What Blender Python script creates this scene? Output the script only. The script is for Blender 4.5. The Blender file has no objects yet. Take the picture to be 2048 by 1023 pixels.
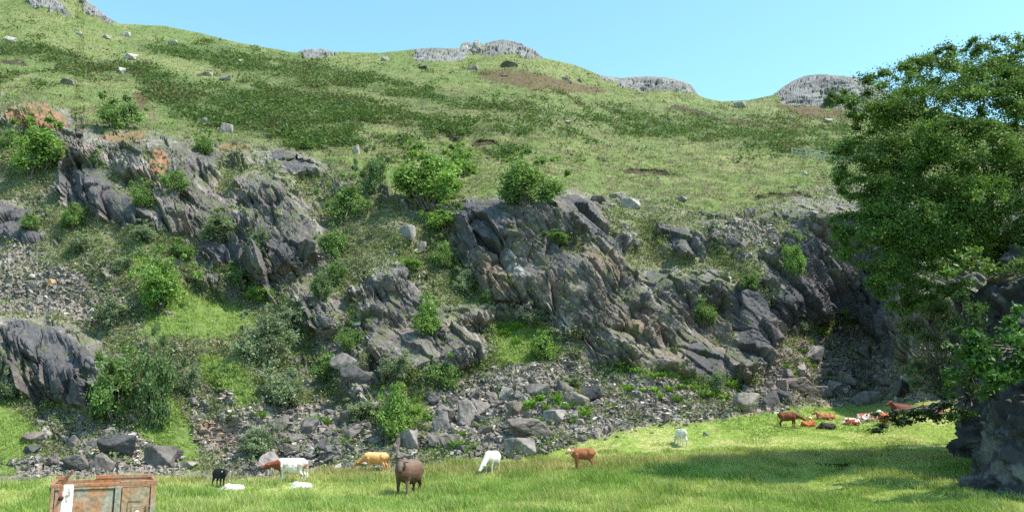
import bpy, bmesh, math, random
import numpy as np
from mathutils import Vector, Matrix

# ------------------------------------------------------------------ camera, sky, sun
S = bpy.context.scene
F = 1700.0                                   # focal length in photo pixels (2048 wide)
PITCH = math.atan(339.0 / F)
CZ = 3.2
cam = bpy.data.cameras.new('camera')
cam.sensor_width = 36.0
cam.lens = F / 2048.0 * 36.0
cam.clip_start = 0.1
cam.clip_end = 5000.0
camo = bpy.data.objects.new('camera', cam)
S.collection.objects.link(camo)
camo.location = (0, 0, CZ)
camo.rotation_euler = (math.pi / 2 + PITCH, 0, 0)
S.camera = camo

SUN_DIR = Vector((0.490, -0.140, 0.860)).normalized()      # towards the sun
el = math.asin(SUN_DIR.z)
az = math.atan2(SUN_DIR.x, SUN_DIR.y)
w = bpy.data.worlds.new('World')
S.world = w
w.use_nodes = True
nt = w.node_tree
bg = nt.nodes['Background']
sky = nt.nodes.new('ShaderNodeTexSky')
sky.sky_type = 'NISHITA'
sky.sun_disc = False
sky.sun_elevation = el
sky.sun_rotation = az
sky.air_density = 1.0
sky.dust_density = 0.6
sky.ozone_density = 1.0
hs = nt.nodes.new('ShaderNodeMix')
hs.data_type = 'RGBA'
hs.blend_type = 'MULTIPLY'
hs.inputs[0].default_value = 1.0
nt.links.new(sky.outputs[0], hs.inputs[6])
hs.inputs[7].default_value = (1.04, 1.38, 1.20, 1)
nt.links.new(hs.outputs[2], bg.inputs[0])
bg.inputs[1].default_value = 0.15
sun = bpy.data.lights.new('sun', 'SUN')
sun.energy = 4.4
sun.angle = math.radians(0.53)
sun.color = (1.0, 0.925, 0.80)
suno = bpy.data.objects.new('sun', sun)
S.collection.objects.link(suno)
suno.rotation_euler = SUN_DIR.to_track_quat('Z', 'Y').to_euler()
S.view_settings.view_transform = 'Standard'
S.view_settings.look = 'None'
S.view_settings.exposure = 0.82
S.view_settings.gamma = 1.0
S.cycles.max_bounces = 5
S.cycles.diffuse_bounces = 2
S.cycles.transparent_max_bounces = 4
S.cycles.use_denoising = False

rng = np.random.default_rng(7)
COL = S.collection

# ------------------------------------------------------------------ numpy noise
def h3(ix, iy, iz, s=0):
    n = (ix.astype(np.int64) * 73856093) ^ (iy.astype(np.int64) * 19349663) ^ (iz.astype(np.int64) * 83492791) ^ (s * 2654435761)
    n = (n ^ (n >> 13)) & 0xffffffff
    n = (n * 1274126177) & 0xffffffff
    n = (n ^ (n >> 16)) & 0xffffffff
    n = (n * 2246822519) & 0xffffffff
    n = n ^ (n >> 13)
    return ((n & 0xffffff) / 16777216.0).astype(np.float32)

def vnoise(p, s=0):
    i = np.floor(p); f = (p - i).astype(np.float32); f = f * f * (3 - 2 * f)
    i = i.astype(np.int64); x, y, z = i[:, 0], i[:, 1], i[:, 2]
    def c(a, b, d): return h3(x + a, y + b, z + d, s)
    fx, fy, fz = f[:, 0], f[:, 1], f[:, 2]
    x00 = c(0,0,0) * (1-fx) + c(1,0,0) * fx; x10 = c(0,1,0) * (1-fx) + c(1,1,0) * fx
    x01 = c(0,0,1) * (1-fx) + c(1,0,1) * fx; x11 = c(0,1,1) * (1-fx) + c(1,1,1) * fx
    return (x00 * (1-fy) + x10 * fy) * (1-fz) + (x01 * (1-fy) + x11 * fy) * fz

def fbm(p, oct=4, s=0, gain=0.5):
    a = 1.0; t = 0; r = 0; q = p
    for o in range(oct):
        r = r + a * vnoise(q, s + o * 17); t += a; a *= gain; q = q * 2.03 + 11.3
    return r / t                                             # 0..1, mean .5

def cells(p, s=0, tilt=0.5):
    """blocky fracture field: returns plateau height, distance to border (f2-f1), cell random."""
    i = np.floor(p).astype(np.int64); n = len(p)
    f1 = np.full(n, 1e9, np.float32); f2 = np.full(n, 1e9, np.float32)
    hh = np.zeros(n, np.float32); rr = np.zeros(n, np.float32)
    for a in (-1, 0, 1):
        for b in (-1, 0, 1):
            for c in (-1, 0, 1):
                x, y, z = i[:, 0] + a, i[:, 1] + b, i[:, 2] + c
                dx = p[:, 0] - (x + h3(x, y, z, s + 1)); dy = p[:, 1] - (y + h3(x, y, z, s + 2)); dz = p[:, 2] - (z + h3(x, y, z, s + 3))
                d = (np.abs(dx) + np.abs(dy) + np.abs(dz)) * 0.6 + np.maximum(np.maximum(np.abs(dx), np.abs(dy)), np.abs(dz)) * 0.5
                r = h3(x, y, z, s + 4)
                m = d < f1
                f2 = np.where(m, f1, np.minimum(f2, d))
                hv = r + tilt * (dx * (h3(x, y, z, s + 5) - .5) + dy * (h3(x, y, z, s + 6) - .5) + dz * (h3(x, y, z, s + 7) - .5)) * 2
                hh = np.where(m, hv, hh); rr = np.where(m, h3(x, y, z, s + 8), rr); f1 = np.where(m, d, f1)
    return hh, f2 - f1, rr

def sstep(a, b, x):
    t = np.clip((x - a) / (b - a), 0, 1); return t * t * (3 - 2 * t)

# ------------------------------------------------------------------ picture rays <-> ground
CP, SP = math.cos(PITCH), math.sin(PITCH)
def ray(x, y):
    u = (np.asarray(x, float) - 1024.0) / F; v = (511.5 - np.asarray(y, float)) / F
    dy = CP - v * SP; dz = SP + v * CP
    return u / dy, dz / dy                                   # X and Z per metre of Y
def R3(x, y, r):
    a, b = ray(x, y); return np.stack([a * r, r + 0 * a, CZ + b * r], -1)

RIDGE = np.array([(-800,-60),(-300,-60),(150,-60),(168,-4),(200,22),(235,47),(330,52),(400,66),(470,84),(560,100),(592,106),(608,99),(640,97),(665,103),(760,106),(815,100),(830,97),(880,96),(918,96),(924,86),(938,84),(945,88),(950,78),(958,82),(966,87),(985,82),(1005,80),(1030,84),(1065,98),(1085,115),(1150,130),(1200,150),(1240,157),(1300,152),(1345,156),(1380,168),(1397,190),(1410,196),(1445,203),(1500,200),(1545,190),(1565,174),(1583,163),(1610,152),(1640,149),(1690,152),(1720,158),(1760,175),(1800,195),(1900,230),(2048,250),(2800,260)], float)
def ridge(x): return np.interp(x, RIDGE[:, 0], RIDGE[:, 1])

# distance profiles: photo row -> distance in metres, at several photo columns
PROF = [
 (-700, [(1040,27),(985,37),(960,42),(930,46),(800,52),(640,58),(450,70),(250,82),(150,100),(60,125),(-60,190)]),
 (60,   [(1040,27.5),(985,37),(965,42),(940,46),(820,53),(790,55),(640,58.5),(540,64),(450,70),(330,75),(215,80),(150,96),(60,124),(0,150),(-60,190)]),
 (300,  [(1040,27.5),(985,37),(960,43),(940,46),(850,52),(700,56.5),(600,62),(520,64),(440,68),(280,76),(200,92),(100,124),(40,160)]),
 (450,  [(1040,27.5),(985,37),(960,43.5),(940,47),(800,54),(705,57),(690,57.6),(600,64),(520,66.5),(380,73),(300,79),(200,97),(100,138),(60,160)]),
 (640,  [(1040,27.5),(985,37),(960,43),(935,47.5),(860,51.5),(740,57.5),(600,62),(480,67),(350,74),(300,80),(240,91),(150,124),(100,165)]),
 (850,  [(1040,27.5),(985,37),(950,43),(925,47),(860,50.5),(760,56),(640,61),(540,65),(450,69),(400,71.5),(330,80),(250,92),(150,128),(96,168)]),
 (1050, [(1040,27.5),(985,36.5),(940,43),(915,47),(850,51),(740,57),(660,60.5),(560,63.5),(400,68.5),(330,80),(250,92),(150,130),(80,172)]),
 (1300, [(1040,27.5),(985,35.5),(930,42),(890,47),(850,51),(760,58),(640,62.5),(540,66),(440,72),(380,80),(300,95),(200,145),(150,175)]),
 (1500, [(1040,27),(985,34),(930,40.5),(870,48),(830,53),(780,58),(720,61),(600,65),(480,71),(420,75),(340,88),(280,105),(200,172)]),
 (1730, [(1040,26.5),(985,32),(940,37),(880,46),(840,53),(806,60),(770,64),(680,69),(600,71),(430,75),(380,82),(300,98),(215,160),(150,185)]),
 (1850, [(1040,26.5),(985,31),(940,36),(880,44),(830,49),(800,52),(740,53),(600,54),(430,62),(380,76),(300,98),(215,160),(150,185)]),
 (2100, [(1040,26),(985,30.5),(940,35),(880,43),(830,48),(790,50.5),(600,53),(430,61),(380,73),(300,92),(250,120),(150,185)]),
 (2750, [(1040,26),(985,30.5),(940,35),(880,42),(830,47),(790,50),(600,56),(430,64),(380,72),(300,90),(250,120),(150,185)]),
]
YG = np.arange(-140, 1101, 4.0)
def _prof(pts):
    pts = sorted(pts); ys = np.array([p[0] for p in pts], float); rs = np.array([p[1] for p in pts], float)
    s0 = (rs[0] - rs[1]) / (ys[1] - ys[0])
    r = np.where(YG < ys[0], rs[0] + np.minimum((ys[0] - YG) * s0, 400), np.interp(YG, ys, rs))
    k = np.exp(-0.5 * (np.arange(-6, 7) / 2.6) ** 2); k /= k.sum()
    return np.convolve(np.pad(r, 6, mode='edge'), k, 'valid')
PX = np.array([p[0] for p in PROF], float); PR = np.stack([_prof(p[1]) for p in PROF])
XG = np.arange(-820, 2861, 20.0)
_i = np.clip(np.searchsorted(PX, XG) - 1, 0, len(PX) - 2); _t = np.clip((XG - PX[_i]) / (PX[_i+1] - PX[_i]), 0, 1); _t = (_t*_t*(3-2*_t))[:, None]
RG = PR[_i] * (1 - _t) + PR[_i + 1] * _t

def bil(G, x, y, x0, dx, y0, dy):
    fx = np.clip((x - x0) / dx, 0, G.shape[0] - 1.001); fy = np.clip((y - y0) / dy, 0, G.shape[1] - 1.001)
    i = fx.astype(int); j = fy.astype(int); fx = fx - i; fy = fy - j
    return (G[i,j]*(1-fx)+G[i+1,j]*fx)*(1-fy) + (G[i,j+1]*(1-fx)+G[i+1,j+1]*fx)*fy
def base_r(x, y): return bil(RG, x, y, -820, 20, -140, 4)

# ------------------------------------------------------------------ cover maps (where rock, scree, grass, bracken grow)
MX0, MY0, MD = -820, -140, 4
MW, MH = 920, 310
_gx, _gy = np.meshgrid(MX0 + MD * np.arange(MW), MY0 + MD * np.arange(MH), indexing='ij')
def polymask(pts):
    m = np.zeros((MW, MH), bool); n = len(pts)
    for k in range(n):
        x1, y1 = pts[k]; x2, y2 = pts[(k + 1) % n]
        if y1 == y2: continue
        c = ((_gy >= min(y1, y2)) & (_gy < max(y1, y2)))
        xi = x1 + (_gy - y1) * (x2 - x1) / (y2 - y1)
        m ^= c & (_gx < xi)
    return m
def blur(m, px):
    s = px / MD; n = int(3 * s) + 1; k = np.exp(-0.5 * (np.arange(-n, n + 1) / s) ** 2); k /= k.sum()
    a = np.pad(m.astype(np.float32), ((n, n), (0, 0)), mode='edge'); a = sum(k[i] * a[i:i + MW] for i in range(2 * n + 1))
    a = np.pad(a, ((0, 0), (n, n)), mode='edge'); return sum(k[i] * a[:, i:i + MH] for i in range(2 * n + 1))
def layer(polys, b=8, amp=1.0):
    m = np.zeros((MW, MH), bool)
    for p in polys: m |= polymask(p)
    return blur(m, b) * amp
def samp(G, x, y): return bil(G, x, y, MX0, MD, MY0, MD)

TOPLINE = [(-820,230),(0,205),(90,203),(150,230),(210,250),(300,258),(400,282),(500,288),(560,298),(650,322),(700,352),(750,372),(790,395),(900,398),(960,392),(1080,398),(1140,378),(1180,390),(1260,392),(1330,398),(1420,425),(1500,420),(1580,385),(1700,370),(1900,380),(2860,380)]
FIELD = [(-820,965),(0,962),(120,962),(200,955),(330,950),(400,962),(480,968),(540,958),(640,942),(850,935),(930,918),(1050,912),(1110,898),(1180,880),(1300,850),(1440,838),(1550,822),(1720,808),(1850,803),(1950,800),(2050,795),(2860,790)]
fieldy = lambda x: np.interp(x, [p[0] for p in FIELD], [p[1] for p in FIELD])
topy = lambda x: np.interp(x, [p[0] for p in TOPLINE], [p[1] for p in TOPLINE])
quarry = layer([TOPLINE + FIELD[::-1]], 6)
rock = layer([
 [(10,212),(80,203),(140,232),(190,262),(300,270),(440,298),(510,292),(500,310),(440,322),(430,362),(330,372),(250,350),(200,330),(140,318),(100,262),(20,250)],
 [(130,325),(200,340),(300,430),(315,455),(220,440),(170,412),(108,372)],
 [(300,385),(330,370),(410,372),(470,420),(520,420),(640,460),(600,520),(520,560),(480,520),(430,530),(400,460),(330,455)],
 [(470,350),(560,350),(620,430),(655,480),(600,540),(560,520),(500,460)],
 [(520,300),(570,296),(655,325),(658,352),(580,345)], [(0,410),(40,420),(85,470),(60,492),(0,475)],
 [(-820,600),(60,632),(150,645),(215,720),(195,825),(60,790),(0,775),(-820,760)], [(600,560),(640,580),(695,655),(640,665),(600,600)],
 [(715,570),(800,525),(850,590),(900,620),(968,690),(960,722),(860,765),(770,733),(712,720)],
 [(905,402),(1000,395),(1130,382),(1200,405),(1232,500),(1290,600),(1390,650),(1405,720),(1330,705),(1200,672),(1110,662),(1060,622),(985,602),(960,560),(905,500)],
 [(1180,668),(1300,700),(1430,728),(1500,760),(1430,765),(1300,745),(1195,705)],
 [(1310,452),(1380,452),(1402,525),(1345,520)], [(1200,465),(1260,460),(1300,500),(1230,500)],
 [(1230,530),(1330,540),(1480,560),(1555,680),(1545,722),(1480,762),(1380,712),(1280,625)],
 [(1395,432),(1500,425),(1640,400),(1720,420),(1725,600),(1700,640),(1600,645),(1540,600),(1460,520)],
 [(1680,400),(2860,380),(2860,700),(1950,770),(1830,760),(1730,645)], [(650,705),(700,715),(745,780),(700,795)],
 [(760,380),(830,385),(830,400),(780,402)], [(770,445),(830,450),(840,490),(780,500)], [(880,585),(985,620),(990,660),(940,650)],
], 7)
crag = layer([
 [(38,-60),(115,-60),(120,5),(152,36),(100,24),(60,8)], [(148,-60),(240,-60),(240,50),(205,40),(165,18)],
 [(588,90),(640,80),(690,95),(668,116),(612,118)], [(822,92),(920,90),(932,116),(880,124),(828,120)],
 [(918,70),(1000,68),(1065,85),(1090,118),(1020,108),(922,112)], [(1192,140),(1240,145),(1230,168),(1190,160)], [(1238,145),(1340,140),(1405,195),(1350,186),(1240,178)],
 [(1545,180),(1620,135),(1720,140),(1810,185),(1740,222),(1640,218),(1570,208)]], 4)
scree = layer([
 [(-820,470),(0,478),(80,500),(200,560),(300,610),(240,660),(150,648),(60,632),(-820,600)], [(60,822),(150,812),(250,862),(385,935),(360,955),(150,970),(20,940),(90,880)],
 [(378,800),(480,830),(560,790),(640,790),(720,840),(845,888),(855,938),(650,945),(520,955),(390,910)],
 [(860,790),(900,760),(1000,730),(1110,720),(1230,745),(1450,780),(1560,790),(1600,822),(1440,838),(1190,878),(1080,905),(930,915),(850,900)],
 [(1490,765),(1560,690),(1710,640),(1780,720),(1860,780),(2100,780),(2100,805),(1720,808),(1560,822)],
 [(690,640),(720,600),(730,740),(700,720)], [(560,500),(640,520),(650,560),(600,560)], [(360,740),(470,790),(480,830),(370,800)],
 [(640,600),(690,640),(710,720),(700,790),(620,740)],[(1420,430),(1560,440),(1580,500),(1460,500)]], 9)
lush = layer([
 [(285,590),(360,585),(500,618),(525,650),(470,672),(350,682),(290,670)], [(400,705),(485,720),(515,800),(470,835),(425,780),(390,740)],
 [(335,780),(395,865),(400,930),(330,940),(270,870)], [(985,645),(1080,650),(1130,705),(1060,735),(990,725)], [(-820,800),(0,800),(45,825),(85,880),(20,945),(-820,960)],
 [(160,830),(230,850),(120,840)], [(250,490),(330,520),(370,580),(290,590)], [(1220,770),(1330,740),(1480,790),(1300,800)], [(800,790),(850,800),(860,850),(820,850)]], 9)
green = layer([                                             # grassy ledges inside the quarry
 [(660,400),(780,430),(885,470),(860,510),(790,520),(690,560),(655,520)], [(1195,425),(1300,400),(1400,435),(1395,465),(1300,452),(1230,480)],
 [(100,420),(220,445),(400,470),(380,540),(240,500),(100,470)], [(420,340),(520,330),(520,350),(450,372)], [(0,250),(120,330),(110,380),(0,400)], [(1420,470),(1520,500),(1560,620),(1470,560)],
 [(440,600),(600,600),(620,690),(560,760),(480,720)], [(860,500),(910,500),(965,600),(920,610),(880,570)], [(1400,560),(1440,620),(1390,640)], [(1240,500),(1330,520),(1320,545),(1250,540)]], 9)
bracken = layer([
 [(-820,60),(0,85),(90,92),(180,118),(300,125),(400,180),(500,168),(620,172),(800,212),(1000,250),(1180,262),(1330,255),(1500,268),(1720,285),(1720,315),(1600,310),(1400,280),(1150,268),(940,272),(860,262),(770,240),(720,260),(690,300),(610,300),(560,290),(480,262),(360,242),(300,200),(280,160),(180,150),(80,118),(-820,100)],
 [(230,85),(380,85),(480,100),(640,130),(800,160),(900,190),(1130,225),(1400,248),(1690,250),(1700,275),(1400,262),(1130,245),(900,212),(760,190),(640,170),(520,158),(400,130),(300,105)],
 [(395,80),(500,100),(640,122),(600,128),(470,104)], [(1080,190),(1300,220),(1500,230),(1700,245),(1400,240),(1200,222)]], 8)
heather = layer([[(935,138),(1000,136),(1090,150),(1150,165),(1240,182),(1190,186),(1060,176),(985,168)], [(1535,208),(1700,224),(1720,242),(1600,235)], [(250,180),(300,200),(290,230)], [(1440,235),(1620,250),(1620,262),(1460,252)]], 7)
orange = layer([[(5,212),(80,203),(128,232),(135,268),(60,250),(10,238)], [(195,250),(300,262),(265,292),(200,275)], [(305,300),(340,320),(325,360),(300,340)], [(420,290),(515,285),(500,300),(440,302)], [(360,690),(455,680),(450,705),(370,712)], [(60,545),(110,560),(100,580)]], 6)
vein = layer([[(1005,500),(1030,505),(1060,560),(1090,600),(1145,640),(1165,672),(1105,668),(1085,610),(1050,590),(1020,540)]], 5)
ochre = layer([[(958,512),(1005,512),(1035,572),(975,592)], [(1160,490),(1230,510),(1260,560),(1180,540)], [(1230,610),(1320,640),(1330,690),(1240,660)], [(380,820),(480,850),(480,900),(390,880)]], 9)
def wavy(x0, y0, x1, y1, th, sd):
    n = max(4, int(abs(x1 - x0) / 7)); r_ = random.Random(sd); up = []; dn = []; o = 0
    for k in range(n + 1):
        t = k / n; o += r_.uniform(-2.2, 2.2); o *= .85; w_ = th * (math.sin(math.pi * t) ** .6) * r_.uniform(.5, 1.2) + .5; x = x0 + (x1 - x0) * t; y = y0 + (y1 - y0) * t + o - 6 * math.sin(math.pi * t)
        up.append((x, y - w_)); dn.append((x, y + w_))
    return up + dn[::-1]
turfbreak = layer([wavy(695,250,785,248,5,1), wavy(940,290,1000,290,6,2), wavy(1325,216,1450,240,5,3), wavy(-10,128,62,134,5,4), wavy(1190,316,1218,330,4,5), wavy(1240,346,1362,352,5,6), wavy(385,152,440,158,4,7), wavy(195,142,292,152,4,8), wavy(690,262,700,300,5,9), wavy(560,320,640,330,4,10), wavy(1500,395,1640,400,4,11), wavy(960,300,975,310,5,12), wavy(870,262,930,300,3,14)], 2.5)
slate_shade = layer([[(130,328),(200,340),(300,430),(312,452),(220,440),(170,412),(110,370)], [(20,640),(100,650),(180,700),(195,800),(110,790),(60,720),(20,700)], [(0,410),(60,420),(90,480),(60,490),(0,475)], [(150,700),(200,720),(190,815),(150,800)],
 [(905,405),(1000,398),(1010,470),(1040,560),(985,520),(930,500)], [(1120,388),(1180,395),(1210,470),(1180,470)], [(1460,575),(1510,580),(1550,690),(1490,730),(1470,650)], [(1370,690),(1450,700),(1440,745),(1380,740)],
 [(1320,455),(1375,455),(1400,515),(1350,510)], [(410,460),(500,490),(480,530),(420,520)], [(540,480),(600,470),(590,520),(550,530)], [(1520,640),(1600,560),(1640,640),(1600,650)], [(1290,540),(1340,545),(1350,580),(1300,580)], [(1640,600),(1760,560),(1800,740),(1700,640)], [(530,300),(580,305),(640,345),(590,345)]], 5)  # dark slate faces, plus the quarry corner's shade painted as darker rock
bare = layer([[(560,470),(640,500),(700,640),(640,660),(560,540)], [(300,380),(420,380),(540,470),(600,540),(500,560),(420,530),(330,460)], [(100,260),(200,300),(200,340),(120,330)], [(905,400),(1190,388),(1240,500),(1300,600),(1400,560),(1500,560),(1620,430),(1760,400),(1760,620),(1600,660),(1550,730),(1480,765),(1380,735),(1200,670),(1060,620),(960,560)], [(0,640),(150,650),(210,720),(190,820),(0,790)], [(720,570),(800,540),(960,690),(950,720),(780,730)], [(470,350),(560,350),(650,480),(560,530)], [(130,325),(310,450),(200,430)], [(300,270),(440,300),(430,360),(330,370)]], 8)
bulge = blur(np.clip(rock, 0, 1), 14); bulgec = blur(crag, 8)

# ------------------------------------------------------------------ the ground surface
xs = np.concatenate([np.arange(-800, -30, 7.0), np.arange(-30, 2078, 1.5), np.arange(2078, 2840, 7.0)])
NV = 650
vv = np.linspace(0, 1, NV)
YB = 1044.0
def yof(x, v): return YB + v * (ridge(x) - YB)
Xp = np.repeat(xs[:, None], NV, 1); Yp = yof(Xp, vv[None, :])
xf, yf = Xp.ravel(), Yp.ravel()
m_rock = samp(rock, xf, yf); m_crag = samp(crag, xf, yf); m_q = samp(quarry, xf, yf)
rr_ = base_r(xf, yf)
big = fbm(np.stack([xf / 130, yf / 130, xf * 0], -1), 3, 5)
rr_ = rr_ - 2.0 * samp(bulge, xf, yf) * m_q - 6.0 * samp(bulgec, xf, yf) * sstep(0, 10, yf - ridge(xf)) + (big - .5) * 5.0 * m_q * sstep(960, 900, yf) + samp(turfbreak, xf, yf) * 1.4
P = R3(xf, yf, rr_).astype(np.float32)
inq = m_q
fld = sstep(-6, 8, yf - fieldy(xf))
# base normals from the smooth surface
def normals(P):
    G = P.reshape(len(xs), NV, 3); a = np.gradient(G, axis=0); b = np.gradient(G, axis=1)
    n = np.cross(a, b); n /= np.linalg.norm(n, axis=-1, keepdims=True) + 1e-9
    return n.reshape(-1, 3)
N = normals(P); N *= np.sign((N * (P - np.array([0, 0, CZ]))).sum(-1, keepdims=True)) * -1
Nm = N * 0.6 + np.array([0.0, -0.4, 0.35]); Nm /= np.linalg.norm(Nm, axis=-1, keepdims=True)

warp = np.stack([fbm(P * 0.35, 3, 21), fbm(P * 0.35, 3, 22), fbm(P * 0.35, 3, 23)], -1) - .5
nz = fbm(P * 0.45, 5, 31, 0.6)
nzf = fbm(P * 1.7, 4, 37, 0.6)
rk = .055 * m_q + m_rock * 0.46 + .22 * samp(bare, xf, yf) + .35 * samp(slate_shade, xf, yf) + 0.37 * m_q * (1 - fld) + (nz - .5) * 1.9 + (nzf - .5) * 1.7 - .45 * samp(green, xf, yf) - 1.2 * samp(lush, xf, yf) - 0.5 * samp(scree, xf, yf)
w_rock = sstep(0.50, 0.62, rk) * np.where(m_q > .3, 1, 0)
w_crag = sstep(0.44, 0.56, m_crag + (fbm(P * .12, 4, 33, .6) - .5) * 2.0 + (nz - .5) * 1.2) * sstep(.08, .25, m_crag)
# stray outcrops on the open hill
hill = (1 - m_q) * (1 - fld)
nzh = fbm(P * np.array([.22, .22, .5]), 4, 41, 0.6)
w_out = np.zeros(len(P))
w_rock = np.maximum(np.maximum(w_rock, w_crag), w_out) * (1 - fld)
w_scree = sstep(0.45, 0.6, samp(scree, xf, yf) + (nz - .54) * 2.1 + (nzf - .5) * .9) * (1 - w_rock) * (1 - fld)

# bedding frame: slabs dip down to the right
def rotm(ax, a): return np.array(Matrix.Rotation(a, 3, ax))
B = rotm('Y', math.radians(36)) @ rotm('X', math.radians(20))
Q = (P + warp * 0.45) @ B.T
ri = np.where((w_rock > .01) | (w_scree > .01))[0]
Qr = Q[ri] * (1 - .68 * w_crag[ri])[:, None]; Qr[:, 2] *= 1 + 2.2 * w_crag[ri]
c1, e1, r1 = cells((Qr * np.array([1/1.7, 1/2.4, 1/6.0])), 100, 1.3)
c2, e2, r2 = cells((Qr * np.array([1/.55, 1/.8, 1/1.9])), 200, 1.2)
c3, e3, r3 = cells((Qr * np.array([1/.22, 1/.3, 1/.6])), 300, 1.0)
disp = np.zeros(len(P), np.float32)
wr = w_rock[ri]; ws = w_scree[ri]
farx = np.clip(rr_[ri] / 66, 1, 2.2)
crack = -0.22 * sstep(0.07, 0.0, e1) - 0.07 * sstep(.10, 0, e2)
wc = w_crag[ri]; sl_ = samp(slate_shade, xf, yf)
ub = Q[ri, 0] / 1.15 + (fbm(P[ri] * .22, 2, 44) - .5) * 2.4 + r1 * .5; fr_ = ub - np.floor(ub); slab = (fr_ ** 1.3 - .45) * (.55 * h3(np.floor(ub).astype(np.int64), np.floor(Q[ri, 2] / 3.5).astype(np.int64), np.zeros(len(ri), np.int64), 9) + .12)
ub2 = Q[ri, 0] / .36 + r2 * .6; slab = slab + ((ub2 - np.floor(ub2)) - .5) * .16 * (1 - .6 * sl_[ri])
disp[ri] = wr * ((c1 - .4) * (0.90 - .2 * wc) + (c2 - .4) * (0.30 + .1 * wc) * (1 - .6 * sl_[ri]) + (c3 - .4) * (0.11 + .05 * wc) * (1 - .8 * sl_[ri]) + slab * (1 - .7 * wc) + crack * (1 + .5 * wc)) * np.maximum(wc * .8, np.clip((.90 - N[ri, 2]) * 2.6, .22, 1)) + ws * ((c2 - .5) * .16 + (c3 - .4) * .16)
soft = (fbm(P * 0.5, 4, 51) - .5) * 0.9 + (fbm(P * np.array([.8, .8, 3.2]), 4, 52, .6) - .5) * (0.42 + .75 * sstep(225, 290, yf) * (1 - m_q))
disp += (1 - w_rock) * soft * (1 - fld) * (0.7 + 0.5 * m_q) + fld * (fbm(P * 0.3, 4, 53) - .5) * 0.35
edge = np.clip((YB - yf) / 40, 0, 1) * (.25 + .75 * sstep(0, 8, yf - ridge(xf)))
P = P + Nm * (disp * edge)[:, None]
P = P.astype(np.float32)
P_hill = P.reshape(len(xs), NV, 3)

# ------------------------------------------------------------------ ground albedo
def L(r, g, b): return np.array([((c/255)/12.92 if c/255 <= .04045 else ((c/255+.055)/1.055)**2.4) for c in (r, g, b)], np.float32)
def mixc(a, b, t): return a * (1 - t[:, None]) + b * t[:, None]
n1 = fbm(P * .12, 4, 61); n2 = fbm(P * 1.1, 4, 62, .6); n3 = fbm(P * 5.0, 3, 63, .7); n4 = fbm(P * .5, 4, 64, .6)
ter = fbm(P * np.array([.5, .5, 3.5]), 4, 65, .65)
C = np.tile(np.array([[.118, .160, .052]], np.float32), (len(P), 1))
C = mixc(C, np.array([.205, .205, .092]), sstep(.42, .62, n4 * .5 + n1 * .5) * .75)         # dry yellow grass
C = mixc(C, np.array([.110, .165, .040]), sstep(.5, .64, n2) * .6)
C = mixc(C, np.array([.105, .085, .052]), sstep(.50, .60, ter) * .8 * sstep(90, 230, yf))     # worn sheep tracks
C = mixc(C, np.array([.036, .066, .020]), np.clip(samp(bracken, xf, yf), 0, 1) * sstep(.36, .54, n2 * .5 + n4 * .5) * .7)
C = mixc(C, np.array([.105, .060, .040]), sstep(.35, .6, samp(heather, xf, yf) + (n4 - .5)) * .85)
C = mixc(C, np.array([.185, .180, .120]), m_q * (.45 + .5 * (n2 > .5)))
C = mixc(C, np.array([.115, .170, .038]), sstep(.3, .6, samp(lush, xf, yf) + (n4 - .5) * 1.3 + (n2 - .5)) * .95)
C = mixc(C, np.array([.055, .040, .028]), sstep(.35, .6, samp(turfbreak, xf, yf)))
scol = mixc(np.tile(np.array([[.33, .275, .245]]), (len(P), 1)), np.array([.175, .145, .135]), sstep(.4, .6, n3))
scol = mixc(scol, np.array([.26, .20, .165]), sstep(.4, .7, samp(ochre, xf, yf)))
C = mixc(C, scol, w_scree * .85)
g0 = np.full(len(P), 0.5, np.float32); g0[ri] = r1 * .5 + r2 * .3 + r3 * .2
rc = np.array([.185, .162, .158]) * (0.45 + 1.0 * g0[:, None]) * (1 - .32 * samp(bare, xf, yf))[:, None]
gp = np.full(len(P), .5, np.float32); gp[ri] = r2
rc = mixc(rc, np.array([.085, .080, .088]), sstep(.5, .75, fbm(P * .25, 3, 71)) * .8)        # dark slate
rc = mixc(rc, np.array([.215, .165, .145]), sstep(.55, .7, fbm(P * .3, 3, 72)) * .7)         # brownish beds
rc = mixc(rc, np.array([.330, .305, .27]), sstep(.55, .68, fbm(P * 1.6, 5, 73, .7)) * (.5 - .28 * samp(bare, xf, yf)))       # lichen
rc = mixc(rc, np.array([.42, .39, .35]), sstep(.60, .66, fbm(P @ B.T * np.array([3, 2, .6]), 4, 74, .6)) * (.5 - .25 * samp(bare, xf, yf)))
rc = mixc(rc, np.array([.078, .075, .085]) * (.7 + .6 * g0[:, None]), np.clip(sstep(.35, .6, samp(slate_shade, xf, yf) + (nzf - .5) * .6), 0, 1) * .85)
rc = mixc(rc, np.array([.23, .165, .115]), samp(ochre, xf, yf) * .6)
rc = mixc(rc, np.array([.30, .145, .085]), sstep(.3, .6, samp(orange, xf, yf) + (n4 - .5) * .8) * .85)
rc = mixc(rc, np.array([.46, .46, .44]), sstep(.50, .60, fbm(P @ B.T * np.array([4.5, 3, .8]), 5, 75, .7)) * np.clip(samp(vein, xf, yf), 0, 1) * .8)
rc = mixc(rc, np.array([.185, .180, .190]) * (.45 + 1.1 * g0[:, None]), np.clip(w_crag, 0, 1) * .9)
moss = sstep(.50, .62, fbm(P * 1.4, 4, 76, .6) + (N[:, 2] - .55) * .35 - .12 * samp(slate_shade, xf, yf) - .05 * samp(bare, xf, yf))
rc = mixc(rc, np.array([.100, .120, .040]), moss * .60 * (1 - w_crag * .75))
C = mixc(C, rc, w_rock)
# field colours
fc = mixc(np.tile(np.array([[.210, .290, .060]]), (len(P), 1)), np.array([.340, .350, .130]), sstep(.45, .62, n4))
C = mixc(C, fc, fld)
C = C * (0.72 + 0.56 * n3[:, None])

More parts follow.
